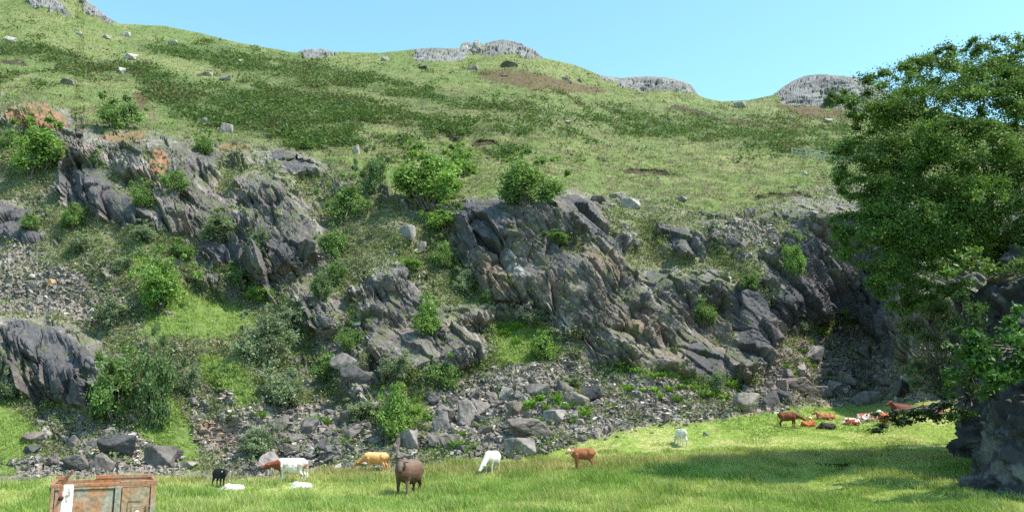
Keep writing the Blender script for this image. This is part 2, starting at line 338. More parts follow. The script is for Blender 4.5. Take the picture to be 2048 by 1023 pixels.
def new_mesh(name, V, Fq, mats, cols=None, smooth=False, parent=None, k=4, attr='Col'):
    me = bpy.data.meshes.new(name)
    V = np.ascontiguousarray(V, np.float32); Fq = np.ascontiguousarray(Fq, np.int32)
    me.vertices.add(len(V)); me.vertices.foreach_set('co', V.ravel())
    nf = len(Fq); me.loops.add(nf * k); me.loops.foreach_set('vertex_index', Fq.ravel())
    me.polygons.add(nf); me.polygons.foreach_set('loop_start', np.arange(0, nf * k, k, dtype=np.int32))
    me.polygons.foreach_set('use_smooth', np.full(nf, smooth, bool))
    if cols is not None:
        a = me.color_attributes.new(attr, 'FLOAT_COLOR', 'POINT')
        c4 = np.ones((len(V), 4), np.float32); c4[:, :3] = cols; a.data.foreach_set('color', c4.ravel())
    me.update(calc_edges=True)
    for m in (mats if isinstance(mats, (list, tuple)) else [mats]): me.materials.append(m)
    return me
def link(name, me, parent=None, **kw):
    o = bpy.data.objects.new(name, me); COL.objects.link(o)
    if parent is not None: o.parent = parent
    for k_, v_ in kw.items(): o[k_] = v_
    return o

def mat(name, col=None, attr=None, rough=.9, nscale=None, namp=.3, bump=0, bscale=20, trans=0, objrand=0, spec=.25, tint=None):
    m = bpy.data.materials.new(name); m.use_nodes = True; t = m.node_tree; b = t.nodes['Principled BSDF']
    b.inputs['Roughness'].default_value = rough; b.inputs['Specular IOR Level'].default_value = spec
    if attr:
        a = t.nodes.new('ShaderNodeAttribute'); a.attribute_name = attr; src = a.outputs['Color']
    else:
        a = t.nodes.new('ShaderNodeRGB'); a.outputs[0].default_value = (*col, 1); src = a.outputs[0]
    if nscale:
        tc = t.nodes.new('ShaderNodeTexCoord'); nn = t.nodes.new('ShaderNodeTexNoise'); nn.inputs['Scale'].default_value = nscale; nn.inputs['Detail'].default_value = 5
        nn.inputs['Roughness'].default_value = .65
        t.links.new(tc.outputs['Object'], nn.inputs['Vector'])
        mr = t.nodes.new('ShaderNodeMapRange'); mr.inputs[1].default_value = .3; mr.inputs[2].default_value = .7; mr.inputs[3].default_value = 1 - namp; mr.inputs[4].default_value = 1 + namp
        t.links.new(nn.outputs[0], mr.inputs[0])
        v = t.nodes.new('ShaderNodeVectorMath'); v.operation = 'SCALE'; t.links.new(src, v.inputs[0]); t.links.new(mr.outputs[0], v.inputs['Scale']); src = v.outputs[0]
    if objrand:
        oi = t.nodes.new('ShaderNodeObjectInfo'); mr = t.nodes.new('ShaderNodeMapRange'); mr.inputs[3].default_value = 1 - objrand; mr.inputs[4].default_value = 1 + objrand
        t.links.new(oi.outputs['Random'], mr.inputs[0]); v = t.nodes.new('ShaderNodeVectorMath'); v.operation = 'SCALE'
        t.links.new(src, v.inputs[0]); t.links.new(mr.outputs[0], v.inputs['Scale']); src = v.outputs[0]
    t.links.new(src, b.inputs['Base Color'])
    if bump:
        tc = t.nodes.new('ShaderNodeTexCoord'); nn = t.nodes.new('ShaderNodeTexNoise'); nn.inputs['Scale'].default_value = bscale; nn.inputs['Detail'].default_value = 6; nn.inputs['Roughness'].default_value = .7
        t.links.new(tc.outputs['Object'], nn.inputs['Vector'])
        bp = t.nodes.new('ShaderNodeBump'); bp.inputs['Strength'].default_value = 1; bp.inputs['Distance'].default_value = bump
        t.links.new(nn.outputs[0], bp.inputs['Height']); t.links.new(bp.outputs[0], b.inputs['Normal'])
    if trans:
        tr = t.nodes.new('ShaderNodeBsdfTranslucent'); mx = t.nodes.new('ShaderNodeMixShader'); mx.inputs[0].default_value = trans
        g = t.nodes.new('ShaderNodeVectorMath'); g.operation = 'MULTIPLY'; g.inputs[1].default_value = (1.25, 1.25, .5); t.links.new(src, g.inputs[0]); t.links.new(g.outputs[0], tr.inputs[0])
        out = t.nodes['Material Output']; t.links.new(b.outputs[0], mx.inputs[1]); t.links.new(tr.outputs[0], mx.inputs[2]); t.links.new(mx.outputs[0], out.inputs[0])
    return m

M_ground = mat('ground_cover', attr='Col', nscale=6, namp=.35, bump=.10, bscale=5)
M_rock = mat('quarry_rock', attr='Col', nscale=5, namp=.35, bump=.10, bscale=3.5, rough=.8)

# extra rows: the near ground under the camera, and the land falling away behind the ridge
nx = len(xs)
near_r = [26, 24, 20, 15, 11, 8, 5, 2, -6, -20, -60]
near_z = [.12, .12, .35, .95, 1.42, 1.5, 1.5, 1.5, 1.4, 1.4, 1.4]
P0 = P_hill[:, 0, :]
nearP = []
for r, z in zip(near_r, near_z):
    q = P0.copy(); q[:, 0] = P0[:, 0] * (1.0 if r > 22 else 1.0); q[:, 1] = P0[:, 1] - (27 - r); q[:, 2] = z
    nearP.append(q)
nearP = np.stack(nearP[::-1], 1)
PT = P_hill[:, -1, :]
backP = []
for d, h in ((1.5, .5), (5, 2.0), (15, 5), (50, 14), (150, 40), (400, 100)):
    q = PT.copy(); dirn = PT[:, :2] / np.linalg.norm(PT[:, :2], axis=1, keepdims=True); q[:, :2] += dirn * d; q[:, 2] -= h; backP.append(q)
backP = np.stack(backP, 1)
GP = np.concatenate([nearP, P_hill, backP], 1)
nr = nearP.shape[1]; nb = backP.shape[1]; NR = GP.shape[1]
GC = np.concatenate([np.tile(np.array([.15, .20, .045], np.float32), (nx, nr, 1)), C.reshape(nx, NV, 3).astype(np.float32), np.tile(np.array([.12, .13, .05], np.float32), (nx, nb, 1))], 1)
rowv = np.arange(NR)[None, :]; fieldrow = ((YB - fieldy(xs)) / (YB - ridge(xs)) * (NV - 1) + nr)[:, None]; toprow = ((YB - topy(xs)) / (YB - ridge(xs)) * (NV - 1) + nr)[:, None]
face_row = np.arange(NR - 1)[None, :]
zone = np.where(face_row < fieldrow[:-1].astype(int), 0, np.where(face_row < toprow[:-1].astype(int), 1, 2))
mc = samp(crag, Xp, Yp) ; mcf = np.zeros((nx, NR)); mcf[:, nr:nr + NV] = mc
zone = np.where(mcf[:-1, :-1] > .5, 3, zone)
ii, jj = np.meshgrid(np.arange(nx - 1), np.arange(NR - 1), indexing='ij')
quads = np.stack([ii * NR + jj, (ii + 1) * NR + jj, (ii + 1) * NR + jj + 1, ii * NR + jj + 1], -1)
GPf = GP.reshape(-1, 3); GCf = GC.reshape(-1, 3)
def submesh(name, sel, m, smooth):
    q = quads[sel]; u, inv = np.unique(q.ravel(), return_inverse=True)
    return new_mesh(name, GPf[u], inv.reshape(-1, 4), m, GCf[u], smooth)
link('field', submesh('field', zone == 0, M_ground, True), kind='structure')
link('quarry_cliff', submesh('quarry_cliff', zone == 1, M_rock, False), kind='structure')
link('hillside', submesh('hillside', zone == 2, M_ground, True), kind='structure')
link('ridge_crags', submesh('ridge_crags', zone == 3, M_rock, False), kind='structure')
# the land beyond, down to the horizon
gs = 4000.0
link('ground', new_mesh('ground', [(-gs, -gs, -8), (gs, -gs, -8), (gs, gs, -8), (-gs, gs, -8)], [(0, 1, 2, 3)], mat('far_ground', (.10, .13, .04), nscale=.05)), kind='structure')

GXI = np.arange(nx)
def at(x, y):
    """ground point seen at photo pixel x, y"""
    x = np.atleast_1d(np.asarray(x, float)); y = np.atleast_1d(np.asarray(y, float))
    fx = np.interp(x, xs, GXI); fy = np.clip((YB - y) / (YB - ridge(x)) * (NV - 1), 0, NV - 1.01)
    i = np.clip(fx.astype(int), 0, nx - 2); j = fy.astype(int); fx = (fx - i)[:, None]; fy = (fy - j)[:, None]
    return (P_hill[i, j] * (1-fx) + P_hill[i+1, j] * fx) * (1-fy) + (P_hill[i, j+1] * (1-fx) + P_hill[i+1, j+1] * fx) * fy
def attr_at(A, x, y):
    fx = np.round(np.interp(x, xs, GXI)).astype(int); fy = np.clip((YB - y) / (YB - ridge(x)) * (NV - 1), 0, NV - 1).astype(int)
    return A.reshape(nx, NV, -1)[fx, fy]
def at1(x, y): return Vector(at(x, y)[0].tolist())

# ------------------------------------------------------------------ scattered ground cover
def quadleaves(C0, size, up, cols, seed, aspect=.55, flat=.0):
    """leaf-sized faces at points C0 with random orientation; returns verts, faces, colours"""
    r = np.random.default_rng(seed); n = len(C0)
    a = r.normal(size=(n, 3)); a[:, 2] *= (1 - flat); a += up * .001; a /= np.linalg.norm(a, axis=1, keepdims=True)
    b = r.normal(size=(n, 3)); b -= (a * b).sum(1, keepdims=True) * a; b /= np.linalg.norm(b, axis=1, keepdims=True)
    s = (size * (0.6 + 0.8 * r.random(n)))[:, None]
    V = np.stack([C0 - a * s, C0 + b * s * aspect - a * s * .1, C0 + a * s, C0 - b * s * aspect - a * s * .1], 1).reshape(-1, 3)
    Fq = np.arange(n * 4).reshape(n, 4); return V, Fq, np.repeat(cols, 4, 0)

def blades(P0, h, w, cols, seed, K=4, spread=.5, lean=.35, tipcol=None):
    r = np.random.default_rng(seed); n = len(P0) * K
    B0 = np.repeat(P0, K, 0); hh = np.repeat(h, K) * (0.55 + .7 * r.random(n)); ww = np.repeat(w, K)
    off = r.normal(size=(n, 3)) * (np.repeat(h, K) * spread)[:, None]; off[:, 2] = 0
    B0 = B0 + off
    th = r.random(n) * 6.283; side = np.stack([np.cos(th) , np.sin(th), th * 0], 1)
    ln = r.normal(size=(n, 3)) * (hh * lean)[:, None]; ln[:, 2] = hh
    ln[:, 0] -= hh * .12
    V = np.stack([B0 - side * ww[:, None], B0 + side * ww[:, None], B0 + ln * np.array([.55, .55, .62]) + side * ww[:, None] * .6, B0 + ln], 1).reshape(-1, 3)
    V[:, 2] -= .03
    c = np.repeat(cols, K, 0) * (0.75 + .5 * r.random((n, 1))); c4 = np.repeat(c, 4, 0)
    if tipcol is not None:
        t = np.repeat(tipcol, K, 0); c4[3::4] = t; c4[2::4] = c4[2::4] * .5 + t * .5
    Fq = np.arange(n * 4).reshape(n, 4); return V, Fq, c4

M_leafy = mat('ground_leaf', attr='Col', rough=.75, trans=.3)
M_blade = mat('grass_blade', attr='Col', rough=.6, trans=.3)

def pix(n, x0, x1, y0, y1, seed):
    r = np.random.default_rng(seed); return x0 + r.random(n) * (x1 - x0), y0 + r.random(n) * (y1 - y0)

# bracken on the hillside
x, y = pix(230000, -500, 2500, -60, 330, 1); k = (y > ridge(x) + 4); x, y = x[k], y[k]
p = at(x, y); bm_ = samp(bracken, x, y) + (fbm(p * .25, 4, 81) - .5) * 2.6 + (fbm(p * .9, 3, 82) - .5) * 2.2 - .02
k = (bm_ > .50 + .75 * np.random.default_rng(77).random(len(p))) & (samp(crag, x, y) < .3) & (y < topy(x) - 2)
p = p[k]; dist = p[:, 1]
r = np.random.default_rng(5)
c = mixc(np.tile(np.array([[.070, .122, .040]]), (len(p), 1)), np.array([.130, .185, .062]), r.random(len(p)) ** 2)
c = mixc(c, np.array([.12, .095, .055]), (sstep(.52, .64, fbm(p * .15, 3, 83)) * (r.random(len(p)) < .30)).astype(float))
pp = np.repeat(p, 5, 0) + r.normal(size=(len(p) * 5, 3)) * np.array([.42, .42, .12]) + np.array([0, 0, .28]) ; cc = np.repeat(c, 5, 0) * (.8 + .4 * r.random((len(p) * 5, 1)))
V, Fq, c4 = quadleaves(pp, np.full(len(pp), .19), 0, cc, 11, .5, .35)
link('bracken', new_mesh('bracken', V, Fq, M_leafy, c4), kind='stuff')
print('bracken', len(p))

# tufts of grass on the open hillside and the quarry ledges
x, y = pix(400000, -500, 2500, -60, 965, 2); k = (y > ridge(x) + 3) & (y < fieldy(x) - 2); x, y = x[k], y[k]
wr_ = attr_at(np.stack([w_rock, w_scree, samp(lush, xf, yf), samp(quarry, xf, yf)], -1).astype(np.float32), x, y)
p = at(x, y); q1 = fbm(p * .35, 4, 91); q2 = fbm(p * 1.2, 3, 92)
k = (wr_[:, 0] < .4) & (wr_[:, 1] < .35 + .4 * (q2 - .5)) & (q2 > .40); p, wr_, q1, q2, y, x = p[k], wr_[k], q1[k], q2[k], y[k], x[k]
r = np.random.default_rng(6); n = len(p)
c = mixc(np.tile(np.array([[.160, .208, .064]]), (n, 1)), np.array([.32, .31, .145]), sstep(.35, .7, r.random(n) * .5 + q1 * .5))
c = mixc(c, np.array([.080, .125, .035]), (r.random(n) < .15 + .5 * sstep(.5, .62, q2)).astype(float) * .85)
tr_ = fbm(p * np.array([.5, .5, 3.5]), 4, 65, .65); c = mixc(c, np.array([.13, .125, .060]), sstep(.50, .60, tr_) * .75 * sstep(90, 230, y))
c = mixc(c, np.array([.24, .34, .075]), np.clip(wr_[:, 2], 0, 1) * .9)
c = mixc(c, np.array([.19, .205, .095]), np.clip(wr_[:, 3], 0, 1) * .4 * (1 - np.clip(wr_[:, 2], 0, 1)))
d = p[:, 1]
V, Fq, c4 = blades(p, .11 + d * .0011, .012 + d * .00032, c, 12, 3, .8, .5)
link('hill_grass', new_mesh('hill_grass', V, Fq, M_blade, c4), kind='stuff')
print('hill grass', n)

# low leafy growth between the quarry rocks
x, y = pix(120000, -400, 2400, 200, 935, 3); k = (y > topy(x)) & (y < fieldy(x) - 3); x, y = x[k], y[k]
wr_ = attr_at(np.stack([np.clip(w_rock + .8 * samp(bare, xf, yf) + .8 * samp(slate_shade, xf, yf), 0, 1.8), w_scree, samp(lush, xf, yf)], -1).astype(np.float32), x, y)
p = at(x, y); q1 = fbm(p * .45, 4, 95); q2 = fbm(p * 1.5, 3, 96)
k = (q1 * .6 + q2 * .5 + (.285 - .25 * wr_[:, 0] - .11 * wr_[:, 1]) > .72) & (wr_[:, 2] < .6); p = p[k]; q1 = q1[k]; n = len(p)
r = np.random.default_rng(8)
c = mixc(np.tile(np.array([[.115, .155, .065]]), (n, 1)), np.array([.215, .225, .145]), sstep(.45, .6, fbm(p * .2, 3, 97)))
c = mixc(c, np.array([.18, .29, .05]), (r.random(n) < .2).astype(float) * .8)
pp = np.repeat(p, 4, 0) + r.normal(size=(n * 4, 3)) * np.array([.16, .16, .11]) + np.array([0, -.04, .13])
V, Fq, c4 = quadleaves(pp, np.full(len(pp), .095), 0, np.repeat(c, 4, 0) * (.7 + .6 * r.random((n * 4, 1))), 13, .5)
link('undergrowth', new_mesh('undergrowth', V, Fq, M_leafy, c4), kind='stuff')
print('undergrowth', n)

# the meadow: grass blades, rushes with brown seed heads
xa, ya = pix(175000, -300, 2350, 790, 1060, 4); k = (ya > fieldy(xa) + 1) & (ya < 1041) & (((xa - 1668) / 34) ** 2 + ((ya - 929) / 7) ** 2 > 1); xa, ya = xa[k], ya[k]
p = at(xa, ya); q1 = fbm(p * .22, 4, 101); q2 = fbm(p * .9, 3, 102); r = np.random.default_rng(9); n = len(p)
band = np.exp(-((ya - (np.interp(xa, [0, 400, 1000, 1400, 1750, 2100], [972, 958, 940, 918, 912, 915]))) / 13) ** 2) * sstep(150, 450, xa) * sstep(2000, 1800, xa)
upper = sstep(935, 900, ya)
c = mixc(np.tile(np.array([[.280, .370, .085]]), (n, 1)), np.array([.50, .52, .22]), sstep(.42, .6, q2 * .4 + q1 * .4 + .2 * r.random(n)) * .8)
c = mixc(c, np.array([.15, .29, .040]), sstep(.52, .6, q1) * .8)
c = mixc(c, np.array([.43, .39, .17]), np.clip(band * .6, 0, 1))
tip = mixc(c * 1.1, np.array([.38, .23, .13]), ((r.random(n) < .12 + .5 * band)).astype(float) * .85)
tip = mixc(tip, np.array([.5, .48, .28]), (r.random(n) < .12).astype(float))
q3 = fbm(p * np.array([1.1, .5, 1]), 3, 104); c = mixc(c, np.array([.10, .19, .03]), sstep(.54, .62, q3) * .7); c = mixc(c, np.array([.52, .54, .25]), sstep(.46, .38, q3) * .5)
h = (.13 + .18 * np.clip(band + (q1 > .52) * .5, 0, 1) + .20 * sstep(.54, .64, q3) * (ya > 900)) * (1 - .45 * upper) * (1 - .35 * (xa > 1500) * (ya > 955))
for cx_, cy_, sg in [(1166,938,40),(1363,890,22),(984,945,34),(750,942,44),(816,992,42),(580,966,60),(438,973,22)]:
    h = h * (1 - .5 * np.exp(-((xa - cx_) / sg) ** 2 - ((ya - cy_ - 4) / 11) ** 2))       # grazed short round the cattle
V, Fq, c4 = blades(p, h, .007 + p[:, 1] * .00026, c, 14, 4, .7, .28, tip)
link('meadow_grass', new_mesh('meadow_grass', V, Fq, M_blade, c4), kind='stuff')
print('meadow', n)

# ------------------------------------------------------------------ stones
def stone_mesh(name, seed, flat=.6, n=16, m=None, chip=.10, cuts=2):
    r = random.Random(seed); bm = bmesh.new()
    fx, fy, fz = 1, r.uniform(.55, .9), flat * r.uniform(.7, 1.1)
    for k_ in range(n):
        v = Vector((r.uniform(-1, 1), r.uniform(-1, 1), r.uniform(-1, 1))); mx_ = max(abs(v.x), abs(v.y), abs(v.z)); v = v / mx_ * r.uniform(.82, 1.0)
        bm.verts.new((v.x * fx, v.y * fy, v.z * fz))
    g = bmesh.ops.convex_hull(bm, input=bm.verts); bmesh.ops.delete(bm, geom=[e for e in g['geom_interior'] if isinstance(e, bmesh.types.BMVert)], context='VERTS')
    if cuts:
        bmesh.ops.bevel(bm, geom=bm.edges[:], offset=.035, segments=1, affect='EDGES')
        bmesh.ops.triangulate(bm, faces=bm.faces[:])
        for _ in range(cuts): bmesh.ops.subdivide_edges(bm, edges=[e for e in bm.edges if e.calc_length() > .22], cuts=1, use_grid_fill=False); bmesh.ops.triangulate(bm, faces=bm.faces[:])
        co = np.array([v.co[:] for v in bm.verts]); nn_ = fbm(co * 2.5 + seed, 4, seed, .6) - .5; n2_ = fbm(co * np.array([2, 2, 11]) + seed, 3, seed + 5) - .5
        bm.normal_update()
        for v, a_, b_ in zip(bm.verts, nn_, n2_): v.co += v.normal * float(a_ * chip * 2 + b_ * chip * 1.3)
    me = bpy.data.meshes.new(name); bm.to_mesh(me); bm.free()
    if m: me.materials.append(m)
    return me
M_stone = mat('boulder_rock', (.205, .180, .172), nscale=1.6, namp=.55, bump=.12, bscale=2.6, objrand=.38, rough=.85)
M_pale = mat('pale_boulder_rock', (.36, .33, .30), nscale=2.2, namp=.45, bump=.15, bscale=3, objrand=.2, rough=.85)
M_dark = mat('dark_boulder_rock', (.085, .080, .085), nscale=1.6, namp=.4, bump=.12, bscale=3, objrand=.2, rough=.7)
M_brown = mat('brown_boulder_rock', (.175, .145, .128), nscale=1.6, namp=.5, bump=.12, bscale=3, objrand=.3, rough=.85)
STONE = [stone_mesh('stone', 300 + i, [.45, .6, .75, .35][i % 4], 11 + i % 5) for i in range(10)]

# loose scree as thousands of small stones
M_scree = mat('scree_stone', attr='Col', nscale=9, namp=.3, rough=.9)
lite = []
for i in range(8):
    me = stone_mesh('tmp', 500 + i, [.35, .5, .7][i % 3], 9, cuts=0); co = np.array([v.co[:] for v in me.vertices])
    me.calc_loop_triangles(); tr = np.array([t.vertices[:] for t in me.loop_triangles]); lite.append((co, tr)); bpy.data.meshes.remove(me)
x, y = pix(150000, -400, 2400, 230, 975, 15); sc = attr_at(np.stack([w_scree, w_rock], -1).astype(np.float32), x, y)
raw = samp(scree, x, y); r = np.random.default_rng(16)
k = ((sc[:, 0] > .3) & (r.random(len(x)) < .55)) | ((raw > .25) & (r.random(len(x)) < .14)) | ((samp(quarry, x, y) > .5) & (r.random(len(x)) < .17) & (samp(lush, x, y) < .3) & (sc[:, 1] < .5)); x, y = x[k], y[k]; raw = raw[k]
p = at(x, y); n = len(p); r = np.random.default_rng(17)
coarse = sstep(.42, .62, fbm(p * .3, 3, 111)) + sstep(1, 0, np.abs(x - 700) / 300) * (y > 850)
size = (.055 + .10 * r.random(n) ** 2 + coarse * .16 * r.random(n) ** 3)
# rotations
ang = r.random(n) * 6.283; tl = r.normal(size=n) * .5; ca, sa, ct, st = np.cos(ang), np.sin(ang), np.cos(tl), np.sin(tl)
VV, FF, CC, off = [], [], [], 0
for v_, (co, tr) in enumerate(lite):
    s_ = np.where(np.arange(n) % 8 == v_)[0]; q = co[None] * size[s_, None, None] * np.array([1.25, 1, 1])
    yy_ = q[..., 1] * ct[s_, None] - q[..., 2] * st[s_, None]; zz_ = q[..., 1] * st[s_, None] + q[..., 2] * ct[s_, None]
    xx_ = q[..., 0] * ca[s_, None] - yy_ * sa[s_, None]; yy2 = q[..., 0] * sa[s_, None] + yy_ * ca[s_, None]
    W = np.stack([xx_, yy2, zz_], -1) + p[s_, None, :] + np.array([0, -.02, .02])
    VV.append(W.reshape(-1, 3)); m_ = len(co); FF.append((tr[None] + (np.arange(len(s_)) * m_)[:, None, None]).reshape(-1, 3) + off); off += len(s_) * m_
    base = mixc(np.tile(np.array([[.25, .225, .205]]), (len(s_), 1)), np.array([.125, .112, .110]), r.random(len(s_)))
    base = mixc(base, np.array([.50, .46, .41]), (r.random(len(s_)) < .10).astype(float)); base = mixc(base, np.array([.33, .22, .165]), samp(ochre, x[s_], y[s_]) * .8)
    CC.append(np.repeat(base, m_, 0))
link('scree', new_mesh('scree', np.concatenate(VV), np.concatenate(FF), M_scree, np.concatenate(CC), k=3), kind='stuff')
print('scree', n)

# ------------------------------------------------------------------ boulders
def place_stone(name, x, y, wpx, hpx, me, m, rz, label, group=None, tilt=0.0, cat='boulder'):
    p = at1(x, y); d = p.y / F
    co = me['ext'] if 'ext' in me else None
    if co is None:
        a = np.array([v.co[:] for v in me.vertices]); co = [float(a[:, 0].max() - a[:, 0].min()), float(a[:, 2].max() - a[:, 2].min())]; me['ext'] = co
    o = link(name, me, label=label, category=cat)
    if group: o['group'] = group
    sx = wpx * d / co[0]; sz = hpx * d * 1.15 / co[1]
    o.location = (p.x, p.y + sx * .35, p.z + hpx * d * .42); o.scale = (sx, sx * .9, sz); o.rotation_euler = (random.uniform(-.1, .1), tilt, rz)
    if len(me.materials) == 0: me.materials.append(m)
    o.material_slots[0].link = 'OBJECT'; o.material_slots[0].material = m
    return o
random.seed(3)
BIG = [stone_mesh('boulder', 700 + i, [.6, .75, .5, .9, .65, .4][i % 6], 10 + i % 4, chip=.07, cuts=3) for i in range(8)]
NAMED = [
 (232,926,72,40,0,'d',.1,'near black boulder at the foot of the left scree'),
 (311,936,64,42,1,'s',0,'large grey boulder right of the near black boulder'),
 (375,935,36,14,2,'s',.3,'low flat grey rock lying on the grass beside the scree'),
 (561,867,36,36,3,'b',.5,'upright square-edged brown block above the sprawl of rubble'),
 (1042,912,64,36,1,'s',.2,'pale cracked boulder with a dark shaded left side beside the meadow'),
 (1074,797,56,36,0,'s',-.2,'pointed grey boulder with a white cap among the ferns'),
 (1190,806,46,28,2,'d',.5,'dark tilted slab on the rubble under the central cliff'),
 (1153,815,54,24,5,'b',-.1,'long low brown slab next to the dark tilted slab'),
 (938,850,48,46,1,'s',.9,'tall lichen spotted boulder in the rubble above the white cow'),
 (884,868,36,38,3,'s',.2,'square grey boulder in the rubble above the brown cow'),
 (1062,872,86,36,4,'b',.2,'widest brown boulder in the rubble below the ferns'),
 (1034,838,36,34,0,'b',.8,'reddish boulder beside the bright fern patch'),
 (1112,852,48,30,2,'s',.1,'grey slab below the bright fern patch'),
 (197,836,36,42,3,'s',.1,'smooth grey block under the left cliff slab'),
 (236,846,26,24,1,'d',.7,'dark block leaning right of the smooth grey block'),
 (170,848,34,22,4,'b',.3,'brown rock in front of the left cliff slab'),
 (62,888,40,24,0,'b',.6,'brown rock at the grassy edge of the left scree'),
 (58,905,34,18,2,'d',.2,'dark rock under the brown rock on the left scree edge'),
 (150,940,56,26,4,'s',.1,'flat grey rock just behind the rusty cabinet'),
 (100,575,14,18,1,'o',.3,'small orange boulder on the upper left scree'),
 (1500,830,52,44,0,'s',.2,'upright grey block at the edge of the meadow left of the calves'),
 (1545,815,46,36,3,'d',.7,'dark block behind the standing red calf'),
 (1600,790,66,34,4,'b',.1,'broad brown boulder above the lying calves'),
 (1650,800,44,28,2,'s',.4,'grey boulder above the black lying calf'),
 (1745,808,60,26,5,'s',.0,'long grey rock at the shaded edge of the meadow'),
 (1865,800,40,40,1,'s',.3,'squared grey rock half hidden behind the leafy branch'),
 (1815,795,40,34,0,'d',.5,'dark shaded boulder under the quarry corner'),
 (690,745,60,34,5,'s',.5,'long slanting slab jutting from the scree'),
 (712,770,64,30,5,'d',.6,'dark slab jutting below the long slanting slab'),
 (1264,420,40,26,1,'p',.2,'pale block on the turf right of the cliff top'),
 (1240,400,36,18,4,'s',.5,'grey block on the turf at the cliff top'),
 (1195,405,34,14,5,'b',.1,'flat rock at the brink above the cliff'),
 (1412,870,10,8,1,'p',.2,'little white stone in the meadow right of the white calf'),
 (964,934,10,6,2,'p',.2,'little pale stone beside the grazing tan cow'),
 (1160,862,22,12,0,'p',.2,'pale stone by the brow of the meadow'),
 (1980,985,26,8,2,'s',.2,'flat stone in the near meadow in front of the dark knoll'),
 (45,960,40,14,4,'s',.3,'low rock in the grass left of the rusty cabinet'),
]
M_orange = mat('orange_rock', (.50, .27, .15), nscale=2, namp=.3, rough=.9)
MM = {'s': M_stone, 'd': M_dark, 'b': M_brown, 'p': M_pale, 'o': M_orange}
for i, (x, y, wp, hp, mi, mk, rz, lab) in enumerate(NAMED):
    place_stone('boulder', x, y, wp, hp, BIG[mi], MM[mk], rz, lab, tilt=.5 if 'jutting' in lab else (.35 if 'tilted' in lab else 0))
# rubble: blocks of each heap
HEAPS = [
 ([(500,880),(560,840),(720,850),(840,890),(850,932),(660,942),(500,945)], 72, 16, 66, 'angular block in the grey and brown rubble behind the red and white cow'),
 ([(860,800),(1000,780),(1150,790),(1170,870),(1060,905),(930,915),(860,890)], 60, 14, 58, 'block in the rubble slope above the white grazing cow'),
 ([(60,840),(240,870),(370,930),(340,950),(180,955),(40,935)], 34, 12, 44, 'block in the pale scree behind the rusty cabinet'),
 ([(1480,790),(1600,720),(1720,700),(1860,790),(1720,805),(1560,822)], 44, 14, 52, 'block on the rubble slope above the resting calves'),
 ([(380,810),(460,830),(450,855),(385,845)], 14, 14, 26, 'dark brown stone in the small stone heap left of the big rubble'),
 ([(1180,760),(1450,790),(1440,830),(1200,870)], 20, 8, 22, 'low stone between the ferns under the central cliff'),
 ([(10,490),(90,520),(280,610),(140,640),(0,600)], 24, 8, 20, 'small block on the upper left scree'),
 ([(1420,435),(1640,420),(1560,520),(1430,500)], 22, 9, 28, 'broken slab at the cliff edge left of the big tree'),
]
def inpoly(x, y, pts):
    c = False; n = len(pts)
    for k_ in range(n):
        x1, y1 = pts[k_]; x2, y2 = pts[(k_+1) % n]
        if (y1 > y) != (y2 > y) and x < x1 + (y - y1) * (x2 - x1) / (y2 - y1): c = not c
    return c
TINT = {'s': 'grey', 'd': 'dark', 'b': 'brown', 'p': 'pale'}
done = [(a[0], a[1] - a[3] * .4, max(a[2], a[3]) * .5) for a in NAMED]
for poly, cnt, s0, s1, lab in HEAPS:
    bx = [p_[0] for p_ in poly]; by = [p_[1] for p_ in poly]; got = 0; tries = 0
    while got < cnt and tries < 3000:
        tries += 1; x = random.uniform(min(bx), max(bx)); y = random.uniform(min(by), max(by))
        if not inpoly(x, y, poly): continue
        wpx = s0 + (s1 - s0) * random.random() ** 1.6
        if any((x-a)**2 + ((y - wpx*.3)-b)**2 < ((c_ + wpx * .5) * .62)**2 for a, b, c_ in done): continue
        done.append((x, y - wpx * .3, wpx * .5)); mk = random.choices('ssbdp', [4, 2, 4, 2, 1])[0]
        l = TINT[mk] + ' ' + lab.replace('angular block', 'block') if 'dark brown' not in lab else lab
        place_stone('rock', x, y, wpx, wpx * random.uniform(.4, .85), STONE[random.randrange(10)], MM[mk], random.uniform(-1.5, 1.5), l, lab + 's' if False else 'rubble: ' + l, tilt=random.uniform(-.5, .5), cat='rock'); got += 1
